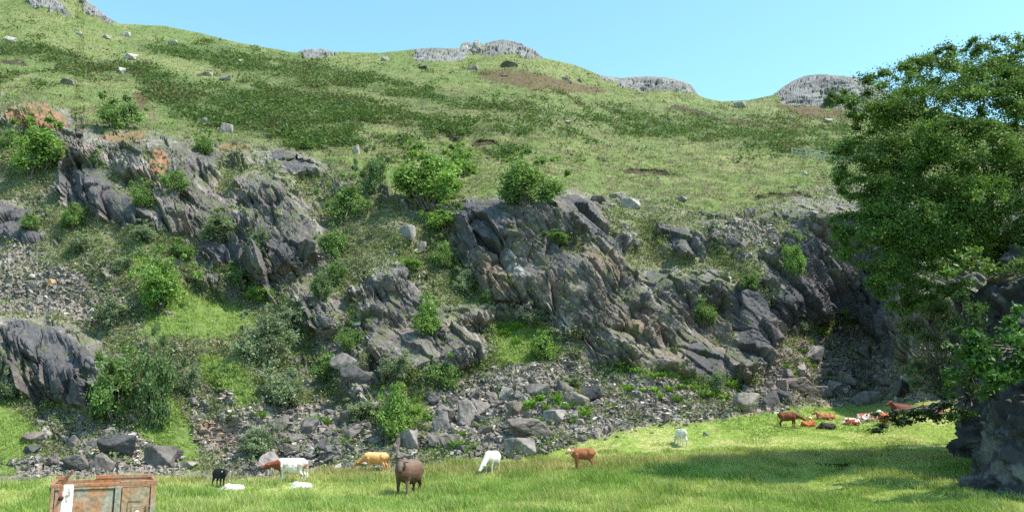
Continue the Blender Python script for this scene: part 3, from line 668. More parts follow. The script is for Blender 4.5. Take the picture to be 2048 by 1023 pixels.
# stones lying on the open hillside
HILL = [(18,88,22,18,'whitish boulder high on the left hillside'),(256,119,32,16,'pale outcrop boulder on the upper slope under the left skyline'),(240,148,18,16,'pale rock beside the dark turf step on the left slope'),
 (208,76,28,10,'pale rock near the top left crag'),(158,70,16,9,'small pale rock below the top left crag'),(250,72,20,12,'small pale rock just under the skyline dip'),(346,88,26,10,'low pale rock under the left skyline'),
 (412,152,26,10,'white rock in the bracken, left one of two'),(450,162,30,14,'white rock in the bracken, right one of two'),(478,125,16,8,'small pale rock above the white rocks in bracken'),
 (638,138,18,10,'small rock below the small skyline crag'),(690,146,16,7,'tiny white rock at the bracken edge'),(770,122,18,10,'whitish rock on the ridge slope'),(945,140,24,12,'grey boulder left of the brown heather patch'),
 (848,138,28,8,'dark flat rock below the middle crag'),(1018,135,44,14,'low grey outcrop over the brown heather patch'),(1010,152,16,6,'small stone in the brown heather patch'),(1135,165,22,14,'grey boulder at the right end of the brown heather'),
 (1160,165,10,9,'small stone next to the boulder in brown heather'),(1086,193,10,5,'lone small stone above the bracken'),(1244,226,20,9,'rounded stone among the right hand bracken'),(1480,215,28,13,'pale boulder in the dip of the skyline'),
 (1528,255,9,7,'small white stone right of the skyline dip'),(1580,240,12,9,'pale stone under the right crag'),(1660,245,22,12,'pale rock patch under the right crag'),(1340,240,12,7,'small stone under the dark turf step'),
 (1134,247,18,7,'flat pale stone in the middle bracken'),(405,244,22,13,'grey rock at the lower bracken edge, left one of two'),(428,246,14,9,'grey rock at the lower bracken edge, right one of two'),(450,268,28,22,'grey boulder on the turf above the left quarry face'),
 (285,190,14,8,'small stone left of the bush on the quarry lip'),(130,168,30,14,'broken grey stones on the left turf'),(1590,378,12,9,'grey stone on the turf left of the tree'),(1610,350,12,8,'small pale stone on the turf right of the cliff'),
 (1365,405,30,14,'low grey outcrop on the turf above the right quarry face'),(712,308,16,22,'pale earthy rock above the bushes'),(1468,492,40,16,'single grey boulder on the broken ledge'),(815,478,36,34,'square block standing on the grassy spur'),(840,500,34,24,'second block standing on the grassy spur'),(768,398,24,22,'dark block under the cliff top bushes')]
for i, (x, y, wp, hp, lab) in enumerate(HILL):
    place_stone('boulder', x, y, wp, hp, BIG[i % 8], M_pale if ('pale' in lab or 'whit' in lab) else (M_dark if 'dark' in lab else M_stone), random.uniform(-.6, .6), lab)
for i, (x, y, wp, hp, lab) in enumerate([(930,99,16,14,'bluish block at the left end of the middle skyline crag'),(953,97,18,18,'pale leaning block on top of the middle skyline crag')]):
    place_stone('boulder', x, y, wp, hp, BIG[3 + i], M_pale, .4, lab, tilt=.3)

# ------------------------------------------------------------------ shrubs
def tube(pts, rad, seg=6):
    """tapered branch along a polyline"""
    V = []; Fq = []; pts = [Vector(p) for p in pts]
    for i, p in enumerate(pts):
        d = (pts[min(i+1, len(pts)-1)] - pts[max(i-1, 0)]).normalized(); a = d.orthogonal().normalized(); b = d.cross(a)
        for k_ in range(seg):
            t = 6.2832 * k_ / seg; V.append((p + (a * math.cos(t) + b * math.sin(t)) * rad[i])[:])
    for i in range(len(pts) - 1):
        for k_ in range(seg): Fq.append((i*seg+k_, i*seg+(k_+1) % seg, (i+1)*seg+(k_+1) % seg, (i+1)*seg+k_))
    return V, Fq
def tubes(lst):
    VV, FF = [], []
    for pts, rad, seg in lst:
        v, f = tube(pts, rad, seg); o = len(VV); VV += v; FF += [tuple(i + o for i in q) for q in f]
    return VV, FF
def wob(a, b, n, amp, r):
    a, b = Vector(a), Vector(b); return [a.lerp(b, i / n) + (Vector((r.gauss(0, 1), r.gauss(0, 1), r.gauss(0, 1))) * amp if 0 < i < n else Vector((0, 0, 0))) for i in range(n + 1)]
M_bark = mat('bark', (.13, .115, .10), nscale=14, namp=.5, bump=.02, bscale=30)
M_limb = mat('limb_bark', (.19, .175, .155), nscale=9, namp=.5, bump=.02, bscale=25)
M_bark_pale = mat('pale_bark', (.26, .24, .21), nscale=9, namp=.5, bump=.02, bscale=25)
def leafmat(name, k): return mat(name, attr='Col', rough=.55, trans=.32, spec=.35, nscale=1.3, namp=.18)
def crown_mesh(name, blobs, per, size, seed, cA, cB, m, squash=.85, holes=.0, stretch=.15):
    r = np.random.default_rng(seed); PP, CC = [], []
    for (c, rad) in blobs:
        k_ = int(per * (rad[0] if hasattr(rad, '__len__') else rad) ** 1.5); v = r.normal(size=(k_, 3)); v /= np.linalg.norm(v, axis=1, keepdims=True)
        ax = r.normal(size=3) * np.array([1, 1, .45]) + np.array([-.3, 0, .25]); ax /= np.linalg.norm(ax)
        q = v * rad * np.abs(r.normal(.30, .48 if stretch > .8 else .36, size=(k_, 1))) * np.array([1, 1, squash]); q = q + ax * (q @ ax)[:, None] * stretch; q = np.array(c) + q
        t = r.random(); col = np.array(cA) * (1 - t) + np.array(cB) * t
        PP.append(q); CC.append(np.tile(col * (.8 + .45 * r.random()), (k_, 1)) * (.75 + .5 * r.random((k_, 1))))
    PP = np.concatenate(PP); CC = np.concatenate(CC); nn = fbm(PP * (2.2 / max(.3, float(np.mean([np.mean(b[1]) for b in blobs])) * 2)), 3, seed)
    k_ = nn > .40 + holes; PP = PP[k_]; CC = CC[k_]
    V, Fq, c4 = quadleaves(PP, np.full(len(PP), size), 0, CC, seed + 1, .5)
    return new_mesh(name, V, Fq, m, c4)
M_leaf = leafmat('leaf', 1)
TONES = {'bright': ((.150, .260, .060), (.220, .340, .090)), 'mid': ((.130, .220, .065), (.190, .285, .095)), 'grey': ((.175, .225, .135), (.230, .280, .180)), 'dark': ((.095, .155, .060), (.140, .205, .085))}
BV = {}
def bush_variant(tone, v):
    key = (tone, v)
    if key in BV: return BV[key]
    r = random.Random(900 + v * 7 + len(tone)); nb = [15, 20, 17, 13][v]; blobs = []
    stems = []
    for i in range(nb):
        a = r.uniform(0, 6.283); el_ = r.uniform(.05, 1.45); rr__ = r.uniform(.45, .85)
        c = (math.cos(a) * math.cos(el_) * rr__ * .80, math.sin(a) * math.cos(el_) * rr__ * .80, .50 + math.sin(el_) * rr__ * .95 - .18)
        blobs.append((c, r.uniform(.20, .40)))
        b0 = (r.uniform(-.08, .08), r.uniform(-.08, .08), -.25); stems.append((wob(b0, c, 4, .03, r), [.030, .022, .016, .010, .004], 5))
    blobs.append(((0, 0, .65), .5)); blobs.append(((.1, -.1, .3), .45)); blobs.append(((-.35, .1, .22), .33)); blobs.append(((.4, 0, .2), .3))
    for i in range(9):                                   # stray sprays that break the outline
        a = r.uniform(0, 6.283); el_ = r.uniform(.2, 1.4); c = (math.cos(a) * math.cos(el_) * 1.02, math.sin(a) * math.cos(el_) * 1.02, .45 + math.sin(el_) * 1.0)
        blobs.append((c, r.uniform(.08, .15)))
    me = crown_mesh('shrub_foliage', blobs, 4600, .039, 40 + v + len(tone) * 5, *TONES[tone], M_leaf)
    sv, sf = tubes(stems); ms = new_mesh('shrub_stems', sv, sf, M_bark, None, True)
    BV[key] = (me, ms); return BV[key]
def shrub(x, y, wpx, hpx, tone, label, name='shrub', cat='shrub', v=None, grp='shrubs on the quarry slope'):
    p = at1(x, y); d = p.y / F; i = random.randrange(4) if v is None else v
    o = bpy.data.objects.new(name, None); COL.objects.link(o); o.location = (p.x, p.y, p.z); o['label'] = label; o['category'] = cat; o['group'] = grp
    sx = wpx * d / 2 / .78; sz = hpx * d / 1.30
    o.scale = (sx, sx, sz); o.rotation_euler = (0, 0, random.uniform(0, 6.28))
    f, s = bush_variant(tone, i)
    link('foliage', f, o); link('stems', s, o)
    return o
SHR = [
 (235,262,88,84,'mid','round green bush on the lip above the orange rock',1),(68,352,135,108,'bright','wide light green bush at the left edge under the orange rock',0),(145,455,62,50,'mid','small bush below the dark left slab',2),
 (286,418,64,52,'mid','small bush on the dark slab of the upper left face',3),(320,622,118,112,'bright','bright bush above the sunny grass bank',1),(228,838,120,132,'mid','broad rounded bush at the foot of the left cliff, left of a pair',2),
 (305,858,95,172,'dark','tall darker bush at the foot of the left cliff, right of a pair',0),(375,790,58,54,'grey','small grey bush beside the tall dark bush',3),(532,728,120,108,'grey','grey green bush beside the wet earth bank',1),
 (566,815,105,84,'grey','blue grey bush above the brown square block',2),(592,668,84,62,'grey','low bush at the right end of the grass bank',0),(692,440,104,84,'mid','bush on the grassy gully left of the central cliff',3),
 (745,388,66,94,'dark','dark bush left of the big cliff top bushes',0),(855,412,150,112,'bright','largest bright bush on the cliff top',1),(925,352,84,62,'bright','bright bush behind the largest cliff top bush',2),
 (1058,412,146,104,'mid','round bush on the cliff top to the right of the brightest ones',0),(895,462,96,50,'bright','low bright bush hanging over the dark cliff edge',3),(665,515,62,66,'mid','bush in the gully right of the slender birch',1),
 (854,672,72,70,'bright','vivid round bush growing on the brown slab',2),(1088,716,68,52,'bright','vivid round bush on the grass under the wet streak',0),(886,778,76,62,'mid','bush below the brown slab',1),
 (790,766,78,48,'grey','low grey bush left of the bush below the brown slab',3),(788,878,92,96,'bright','light bush above the tan cow',2),(725,842,84,48,'grey','low spreading bush left of the light bush',0),
 (515,906,76,56,'grey','grey bush above the red and white cow',1),(22,795,64,60,'grey','grey bush against the left cliff at the frame edge',2),(1590,560,48,84,'bright','thin bright shrub on the ledge left of the big tree',3),
 (1435,794,42,52,'grey','small blue grey bush at the cliff foot',0),(1412,645,56,48,'mid','small bush on the right hand cliff',1),(1604,662,34,38,'grey','tiny grey bush at the cliff foot near the shadow',2),
 (410,305,56,46,'mid','small bush on the lip right of the round bush',3),(345,400,62,54,'mid','small bush in the middle of the upper left face',0),(432,470,92,62,'grey','grey bush over the dark hollow in the left face',1),
 (188,332,44,36,'mid','little bush next to the orange rock',2),(1072,652,54,44,'grey','grey bush in the cave mouth under the central cliff',3),(652,765,66,62,'mid','scrubby bush beside the slanting slab',0),
 (700,704,54,56,'mid','scrubby bush above the slanting slab',1),(160,506,62,42,'grey','low bush above the upper left scree',2),(228,652,84,58,'grey','grey scrub on the scree left of the grass bank',3),
 (880,540,54,62,'mid','scrub left of the pale brown cliff panel',0),(935,585,58,56,'grey','scrub under the pale brown cliff panel',1),(1112,490,60,26,'mid','grassy tuft bush on the central cliff face',2),
 (1138,772,62,24,'grey','low scrub in the rubble under the vivid bush',3),(15,300,40,50,'mid','bush cut by the left frame edge under the orange rock',0),(520,605,60,40,'bright','bright scrub at the birch foot',1),
 (60,460,50,34,'mid','low bush at the left edge above the scree',2),(240,540,56,40,'grey','low grey scrub above the bright bush',0),(470,565,58,40,'mid','scrub left of the birch foot',3),(640,600,50,60,'dark','dark scrub in the gully shade',1),(670,570,50,50,'mid','green scrub in the gully',2),
 (1665,214,42,38,'dark','dark bush on the right skyline crag',1),(1500,590,44,34,'mid','little bush on the right hand ledge',2),(820,545,44,30,'bright','bright tuft above the brown slab',1),(1690,640,50,50,'mid','bush in the edge of the quarry shadow',0),(285,480,60,40,'grey','grey scrub on the ledge below the small bush',2),
 (975,600,44,34,'mid','scrub at the left foot of the central cliff',1),(610,300,40,20,'mid','low scrub at the lip of the left face',3),(365,520,60,40,'mid','scrub above the bright bush bank',1),(775,845,50,36,'grey','grey scrub beside the light bush',3),
]
for s in SHR: shrub(*s[:6], v=s[6])
# slender birch
p = at1(506, 585); d = p.y / F
t = bpy.data.objects.new('birch_tree', None); COL.objects.link(t); t.location = p; t['label'] = 'slender grey green birch above the sunny grass bank'; t['category'] = 'tree'
r = random.Random(4); H = 138 * d; Wd = 36 * d; blobs = []; st = [(wob((0, 0, -.2), (.1, 0, H * .95), 6, .06, r), [.09, .08, .065, .05, .035, .02, .008], 6)]
for i in range(34):
    z = r.uniform(.22, 1) ; a = r.uniform(0, 6.28); q = r.uniform(.2, 1) * Wd * (1.15 - z * .75); c = (math.cos(a) * q, math.sin(a) * q, z * H)
    blobs.append((c, r.uniform(.3, .55))); st.append((wob((.05, 0, z * H * .85), c, 3, .05, r), [.03, .02, .012, .004], 4))
link('crown', crown_mesh('birch_crown', blobs, 1100, .075, 77, (.150, .205, .115), (.200, .255, .150), M_leaf, 1.3), t)
sv, sf = tubes(st); link('trunk', new_mesh('birch_trunk', sv, sf, M_bark_pale, None, True), t)

# ferns among the rubble
def fern_mesh(seed, m):
    r = random.Random(seed); V, Fq, Cc = [], [], []
    for k_ in range(15):
        a = k_ * 2.4 + r.uniform(-.3, .3); ln = r.uniform(.75, 1.1); bend = r.uniform(.4, .9); dx, dy = math.cos(a), math.sin(a); n = 7; g = r.uniform(.75, 1.25)
        for j in range(n):
            t0, t1 = j / n, (j + 1) / n
            def q(t): return (dx * ln * t * .62, dy * ln * t * .62, ln * (t * 1.05 - bend * .62 * t * t))
            w0 = .13 * math.sin(math.pi * min(1, .25 + t0 * .72)); a0, a1 = q(t0), q(t1); px, py = -dy, dx
            for s_ in (-1, 1):                       # a leaflet on each side of the rib
                b = len(V); V += [a0, (a0[0] + px * w0 * s_ + dx * .05, a0[1] + py * w0 * s_ + dy * .05, a0[2] - .02), (a1[0] * .5 + a0[0] * .5 + px * w0 * s_, a1[1] * .5 + a0[1] * .5 + py * w0 * s_, (a0[2] + a1[2]) / 2), a1]; Fq.append((b, b+1, b+2, b+3)); Cc += [(.150 * g, .29 * g, .040 * g)] * 4
    return new_mesh('fern', V, Fq, m, np.array(Cc))
FERN = [fern_mesh(i, M_leafy) for i in range(4)]
FZ = [([(1040,800),(1110,795),(1190,830),(1160,850),(1060,845)],30,'bright fern in the dense patch below the pointed grey boulder'),([(1230,740),(1480,770),(1480,810),(1250,800)],34,'bright fern on the strip of grass under the right hand cliff'),
 ([(1560,690),(1700,650),(1720,730),(1580,770)],22,'fern on the rubble slope beside the quarry shadow'),([(880,870),(960,860),(970,910),(880,900)],9,'fern between the boulders above the white cow'),([(980,640),(1120,670),(1110,700),(990,690)],14,'leafy fern on the grass under the wet streak'),([(420,840),(640,820),(700,870),(560,850)],6,'fern scattered over the brown rubble'),([(750,800),(860,790),(880,850),(760,850)],8,'fern near the light bush above the tan cow'),([(860,470),(930,520),(960,600),(890,560)],12,'fern clinging beside the central cliff')]
for poly, cnt, lab in FZ:
    bx = [p_[0] for p_ in poly]; by = [p_[1] for p_ in poly]; got = 0
    while got < cnt:
        x = random.uniform(min(bx), max(bx)); y = random.uniform(min(by), max(by))
        if not inpoly(x, y, poly): continue
        got += 1; p = at1(x, y); s_ = random.uniform(.45, .85); o = link('fern', FERN[got % 4], label=lab, category='fern', group=lab.replace('fern', 'ferns', 1)); o.location = p; o.scale = (s_, s_, s_ * .9); o.rotation_euler = (random.uniform(-.2, .2), random.uniform(-.2, .2), random.uniform(0, 6.28))

# ------------------------------------------------------------------ the dark rock knoll and the big tree on it
def knoll(name, c, e, seed, n=150, pw=3.2):
    V = []; 
    g = np.linspace(-1, 1, n); A, Bq = np.meshgrid(g, g, indexing='ij'); A = A.ravel(); Bq = Bq.ravel(); O = np.ones_like(A)
    faces = [np.stack(t_, -1) for t_ in ((A, Bq, O), (O, A, Bq), (-O, Bq, A), (Bq, O, A), (A, -O, Bq))]
    VV = []; FF = []
    for k_, f_ in enumerate(faces):
        q = f_ / (np.abs(f_) ** pw).sum(1, keepdims=True) ** (1 / pw); VV.append(q)
        i_, j_ = np.meshgrid(np.arange(n - 1), np.arange(n - 1), indexing='ij'); b = k_ * n * n + i_ * n + j_; FF.append(np.stack([b, b + n, b + n + 1, b + 1], -1).reshape(-1, 4))
    q = np.concatenate(VV); nd = q / np.linalg.norm(q, axis=1, keepdims=True); W = q * e + c
    Wq = np.round(W, 4) + (np.stack([fbm(W * .5, 3, seed), fbm(W * .5, 3, seed + 1), fbm(W * .5, 3, seed + 2)], -1) - .5) * .8
    a1, e1_, r1_ = cells((Wq @ B.T * np.array([1/1.6, 1/2, 1/3.2])).astype(np.float32), seed, 1.4); a2, e2_, r2_ = cells((Wq @ B.T * np.array([1/.5, 1/.7, 1/1.0])).astype(np.float32), seed + 9, 1.2)
    W = W + nd * (((fbm(W * .28, 3, seed + 3) - .5) * 2.2) + (a1 - .5) * .6 + (a2 - .5) * .2 + (fbm(W * 3, 4, seed + 4) - .5) * .15)[:, None]
    col = np.array([.044, .043, .050]) * (.6 + .8 * (r1_ * .6 + r2_ * .4))[:, None]; col = mixc(col, np.array([.20, .19, .18]), sstep(.52, .66, fbm(W * 1.3, 5, seed + 6, .7)) * .6)  # rock colour lowered to paint in the shade under the tree crown
    col = mixc(col, np.array([.085, .110, .030]), sstep(.50, .66, fbm(W * .9, 4, seed + 5) * .55 + np.maximum(nd[:, 2], 0) ** 2 * .5)); 
    return link(name, new_mesh(name, W, np.concatenate(FF), M_rock, col, True))
def P_at(x, y, r): return Vector(R3(x, y, r).tolist())
k1 = knoll('rock_knoll', np.array([27.3, 36.0, 3.9]), np.array([7.6, 5.0, 7.0]), 31); k1['label'] = 'dark rock knoll under the big tree at the right edge'; k1['category'] = 'rock knoll'
k2 = knoll('rock_knoll', np.array([21.3, 30.6, 1.6]), np.array([4.6, 2.6, 3.1]), 57, 110, 2.4); k2['label'] = 'lower mossy rock in front of the dark knoll'; k2['category'] = 'rock knoll'
t = bpy.data.objects.new('rowan_tree', None); COL.objects.link(t); base = P_at(1985, 530, 37.5); base.z = 9.2; t.location = base; t['label'] = 'big leafy tree spreading over the dark rock knoll'; t['category'] = 'tree'
OUT = [(1690,205),(1725,165),(1765,138),(1830,118),(1880,103),(1930,88),(1980,85),(2048,82),(2150,100),(2260,150),(2340,260),(2360,400),(2320,520),(2200,560),(2060,530),(1980,525),(1900,590),(1850,600),(1800,615),(1740,570),(1700,520),(1672,480),(1672,440),(1712,400),(1672,348),(1684,300),(1715,250)]
r = random.Random(12); blobs = []; limbs = []; ox = [p_[0] for p_ in OUT]; oy = [p_[1] for p_ in OUT]
def edist(x, y): return min(math.hypot(x - a, y - b) for a, b in DENSE)
DENSE = [(OUT[i][0] + (OUT[(i+1) % len(OUT)][0] - OUT[i][0]) * k_ / 8, OUT[i][1] + (OUT[(i+1) % len(OUT)][1] - OUT[i][1]) * k_ / 8) for i in range(len(OUT)) for k_ in range(8)]
cent = []
while len(cent) < 600:
    x = r.uniform(1640, 2360); y = r.uniform(90, 590)
    if not inpoly(x, y, OUT): continue
    if x > 2120 and r.random() < .7: continue
    e_ = edist(x, y); th = 3.8 * math.sqrt(min(1, e_ / 230)); dd = 37.5 + (r.random() ** .6) * th * r.choice((-1, -1, 1)); c = P_at(x, y, dd) ; cent.append(c - base); blobs.append(((c - base)[:], r.uniform(.45, .85) if e_ > 40 else r.uniform(.28, .45)))
for i_ in range(130):
    k_ = r.randrange(0, len(DENSE)); x, y = DENSE[k_]
    if x > 2120: continue
    x += r.uniform(-14, 14); y += r.uniform(-12, 14); rad = r.uniform(.16, .34)
    blobs.append(((P_at(x, y, 37) - base)[:], rad))
link('crown', crown_mesh('tree_crown', blobs, 2100, .056, 123, (.055, .115, .026), (.150, .235, .055), M_leaf, .62, .02, 1.0), t)
fork = Vector((-.3, -.3, 1.8)); lim = [(wob((0.2, 0, -1.6), fork, 3, .08, r), [.36, .30, .26, .24], 9)]
ends = [(1760,300),(1730,420),(1850,180),(1960,160),(2100,200),(2200,330),(1790,500),(1840,350),(2000,300)]
for (x, y) in ends:
    e_ = P_at(x, y, 37 + r.uniform(-2, 1)) - base; pts = wob(fork, e_, 6, .18, r); lim.append((pts, [.20, .17, .14, .11, .08, .05, .02], 7))
    for c in sorted(cent, key=lambda c_: (c_ - e_).length)[:14]:
        s_ = min(pts[1:], key=lambda q_: (q_ - c).length); lim.append((wob(s_, c, 4, .10, r), [.05, .035, .025, .016, .006], 4))
link('trunk', new_mesh('tree_trunk', *tubes(lim), M_limb, None, True), t)
# leafy shrubs growing out of the knoll
def own_shrub(label, cs, root, per, size, seed, tone, sq=.8, holes=0, name='shrub'):
    r = random.Random(seed); root = Vector(root); t = bpy.data.objects.new(name, None); COL.objects.link(t); t.location = root; t['label'] = label; t['category'] = 'shrub'
    bl = []; st = []
    for (x, y, dd, rad) in cs:
        c = P_at(x, y, dd) - root; bl.append((c[:], rad)); st.append((wob((0, 0, 0), c, 4, .08, r), [.05, .04, .03, .018, .006], 5))
    link('foliage', crown_mesh('shrub_crown', bl, per, size, seed, *tone, M_leaf, sq, holes), t); link('stems', new_mesh('shrub_stems', *tubes(st), M_bark, None, True), t)
r = random.Random(8)
own_shrub('broad leaved bush hanging down the front of the dark knoll', [(r.uniform(1950, 2140), r.uniform(660, 770), r.uniform(28.2, 29.2), r.uniform(.28, .5)) for _ in range(26)] + [(2020,640,28.6,.3),(2035,620,28.6,.25),(1930,710,28.8,.35),(1905,750,28.8,.35),(1975,790,28.6,.3),(1900,690,29,.25)], P_at(2060, 700, 31), 1500, .10, 201, ((.045, .11, .025), (.08, .165, .04)))
own_shrub('dark ivy like growth covering the left edge of the dark knoll', [(r.uniform(1895, 1965), r.uniform(560, 840), r.uniform(31.0, 32.4), r.uniform(.3, .5)) for _ in range(30)], P_at(1940, 800, 33.5), 1000, .065, 206, ((.035, .075, .020), (.06, .11, .03)))
own_shrub('shaded green grey bush behind the left side of the knoll', [(r.uniform(1800, 1900), r.uniform(600, 790), r.uniform(38, 41), r.uniform(.4, .75)) for _ in range(24)], P_at(1890, 800, 40), 900, .085, 202, ((.09, .13, .06), (.13, .17, .08)), .8, .06)
own_shrub('dark twiggy branch reaching left over the resting cattle', [(1890 - 15 * i + r.uniform(-6, 6), 822 + 2.2 * i + r.uniform(-16, 20), 33 + r.uniform(-.5, .5), r.uniform(.22, .42)) for i in range(10) for _ in (0, 1)], P_at(1915, 800, 34), 1500, .055, 203, ((.020, .045, .012), (.035, .070, .018)), .45, .03)
own_shrub('sunlit moss and leafy scrub capping the dark knoll', [(r.uniform(1900, 2150), r.uniform(500, 545), r.uniform(31, 34), r.uniform(.3, .5)) for _ in range(20)], P_at(1990, 560, 33), 500, .09, 204, ((.08, .14, .03), (.12, .19, .04)))

# ------------------------------------------------------------------ cattle
def ell(c, rad, rot=None, n=14):
    bm = bmesh.new(); bmesh.ops.create_uvsphere(bm, u_segments=n, v_segments=n // 2 + 2, radius=1)
    mtx = Matrix.Translation(c) @ (rot.to_4x4() if rot else Matrix.Identity(4)) @ Matrix.Diagonal((*rad, 1)); bm.transform(mtx)
    V = [v.co[:] for v in bm.verts]; Fq = [tuple(v.index for v in f.verts) for f in bm.faces]; bm.free(); return V, Fq
def cap(a, ra, b, rb, n=9, flat=1.0):
    a, b = Vector(a), Vector(b); L_ = (b - a).length; st = max(3, int(L_ / .05)); VV, FF = [], []
    q = (b - a).to_track_quat('Z', 'Y').to_matrix(); d = (b - a).normalized(); ox_ = q.col[0]; oy_ = q.col[1]
    prof = [(-.95, .25), (-.7, .7), (0, 1)] ; pts = []
    for s_, k_ in prof: pts.append((a + d * ra * s_, ra * k_))
    for i in range(1, st): pts.append((a.lerp(b, i / st), ra + (rb - ra) * i / st))
    for s_, k_ in reversed(prof): pts.append((b - d * rb * s_, rb * k_))
    for c, rr in pts:
        for k_ in range(n): t_ = 6.2832 * k_ / n; VV.append((c + (ox_ * math.cos(t_) + oy_ * math.sin(t_) * flat) * rr)[:])
    m_ = len(pts)
    for i in range(m_ - 1):
        for k_ in range(n): FF.append((i*n+k_, i*n+(k_+1) % n, (i+1)*n+(k_+1) % n, (i+1)*n+k_))
    FF.append(tuple(range(n))[::-1]); FF.append(tuple((m_-1)*n + k_ for k_ in range(n))); return VV, FF
M_coat = mat('cow_coat', attr='Col', rough=.7, nscale=9, namp=.12, spec=.2)
M_eye = mat('cow_eye', (.01, .01, .01), rough=.2)
M_tag = mat('ear_tag', (.75, .65, .12), rough=.5)
M_tagw = mat('white_ear_tag', (.8, .8, .75), rough=.5)
def cow(x, y, heading, s, label, colfn, head=(1.15, 0, 1.45), hdir=(.8, 0, -.45), lying=False, fat=1.0, legs=1.0, tag=None, group='cattle in the meadow', swish=.0):
    """a cow facing +X, built from a posed skeleton of overlapping volumes fused to one skin"""
    parts = []; dz = 0; A = parts.append
    if lying: dz = -.62
    up = (legs - 1) * .62 if not lying else 0; z0 = dz + up
    A(ell((.02, 0, .92 + z0), (.66, .34 * fat, .39 * (.5 + .5 * fat)))); A(ell((.46, 0, .98 + z0), (.36, .27 * (.5 + .5 * fat), .40))); A(ell((-.55, 0, 1.02 + z0), (.38, .29 * (.5 + .5 * fat), .33)))
    A(cap((.45, 0, 1.20 + z0), .15, (-.70, 0, 1.22 + z0), .13)); A(ell((-.2, 0, .80 + z0), (.5, .30 * fat, .30 * fat))); A(ell((-.48, .15, 1.16 + z0), (.14, .08, .1))); A(ell((-.48, -.15, 1.16 + z0), (.14, .08, .1)))
    hp = Vector(head); hp.z += z0 + (0.35 if lying and head[2] > .9 else 0); hd = Vector(hdir).normalized()
    A(cap((.58, 0, 1.08 + z0), .26, (Vector((.58, 0, 1.08 + z0)).lerp(hp, .55)), .175)); A(cap((Vector((.58, 0, 1.08 + z0)).lerp(hp, .45)), .19, hp[:], .14)); A(cap((.72, 0, .85 + z0), .15, hp.lerp(Vector((.72, 0, .85 + z0)), .35)[:], .09))
    mz = hp + hd * .40; side = hd.cross(Vector((0, 0, 1))); side = side.normalized() if side.length > .1 else Vector((0, 1, 0)); upv = side.cross(hd).normalized()
    A(cap(hp[:], .155, (hp + hd * .22)[:], .125)); A(cap((hp + hd * .16)[:], .128, mz[:], .098)); A(cap((hp - upv * .06 + hd * .02)[:], .11, (mz - upv * .02 - hd * .1)[:], .08)); A(ell((mz + hd * .03)[:], (.085, .085, .075))); A(cap((hp + upv * .07 - hd * .02)[:], .10, (hp + upv * .05 + hd * .1)[:], .09))
    eyes = []
    for q in (-1, 1):
        e0 = hp + side * q * .11 + upv * .02 - hd * .03; e1 = e0 + side * q * .22 - hd * .01 - Vector((0, 0, .03)); A(cap(e0[:], .045, (e0 + (e1 - e0) * .55)[:], .075, 8, .45)); A(cap((e0 + (e1 - e0) * .5)[:], .072, e1[:], .035, 8, .45))
        eyes.append((hp + side * q * .118 + upv * .055 + hd * .115, e1))
    if not lying:
        for q, fx in ((-1, .06), (1, -.04)):
            yl = .16 * q; u = up
            A(cap((.46, yl, .92 + u), .165, (.44 + fx, yl, .62 + u * .7), .105)); A(cap((.44 + fx, yl, .62 + u * .7), .095, (.45 + fx, yl, .40 + u * .4), .068)); A(cap((.45 + fx, yl, .42 + u * .4), .066, (.44 + fx, yl, .12), .045)); A(cap((.44 + fx, yl, .12), .055, (.47 + fx, yl, .03), .062))
            fx = -fx * 1.3
            A(cap((-.58, yl * .9, .98 + u), .22, (-.50 + fx * .5, yl * 1.05, .68 + u * .8), .145)); A(cap((-.52 + fx * .5, yl, .70 + u * .8), .13, (-.74 + fx, yl, .44 + u * .4), .072)); A(cap((-.74 + fx, yl, .45 + u * .4), .066, (-.68 + fx, yl, .12), .046)); A(cap((-.68 + fx, yl, .12), .055, (-.64 + fx, yl, .03), .062))
        if not tag == 'calf': A(ell((-.38, 0, .62 + up), (.16, .12, .10)))
    else:
        for q in (-1, 1):
            A(cap((.50, .17 * q, .22), .15, (.72, .22 * q, .09), .09)); A(cap((.72, .22 * q, .09), .075, (.45, .27 * q, .06), .05))
            A(cap((-.55, .20 * q, .34), .24, (-.22, .36 * q, .20), .14)); A(cap((-.22, .36 * q, .16), .11, (-.55, .42 * q, .07), .06)); A(cap((-.55, .42 * q, .07), .055, (-.25, .46 * q, .05), .045))
        A(ell((0, 0, .26), (.62, .38 * fat, .26)))
    tz = 1.22 + z0
    if not lying: A(cap((-.88, 0, tz - .02), .045, (-.98, swish * .3, tz - .25), .030)); A(cap((-.98, swish * .3, tz - .25), .030, (-.97, swish, tz - .72), .024)); A(cap((-.97, swish, tz - .70), .04, (-.96, swish, tz - .92), .045))
    else: A(cap((-.88, 0, tz - .05), .045, (-1.0, .15, .12), .035))
    V, Fq = [], []
    for v, f in parts: o_ = len(V); V += list(v); Fq += [tuple(i + o_ for i in q) for q in f]
    me = bpy.data.meshes.new('cow_raw'); me.from_pydata(V, [], Fq); ob = bpy.data.objects.new('cow_raw', me); COL.objects.link(ob)
    md = ob.modifiers.new('r', 'REMESH'); md.mode = 'VOXEL'; md.voxel_size = .026; ms = ob.modifiers.new('s', 'SMOOTH'); ms.factor = .5; ms.iterations = 4
    dg = bpy.context.evaluated_depsgraph_get(); dg.update(); body = bpy.data.meshes.new_from_object(ob.evaluated_get(dg)); bpy.data.objects.remove(ob); bpy.data.meshes.remove(me)
    n_ = len(body.vertices); co = np.zeros(n_ * 3, np.float32); body.vertices.foreach_get('co', co); co = co.reshape(-1, 3)
    hpv = np.array(hp); hdv = np.array(hd); hx = (co - hpv) @ hdv                       # distance along the face
    inhead = (np.linalg.norm(co - (hpv + hdv * .2), axis=1) < .36)
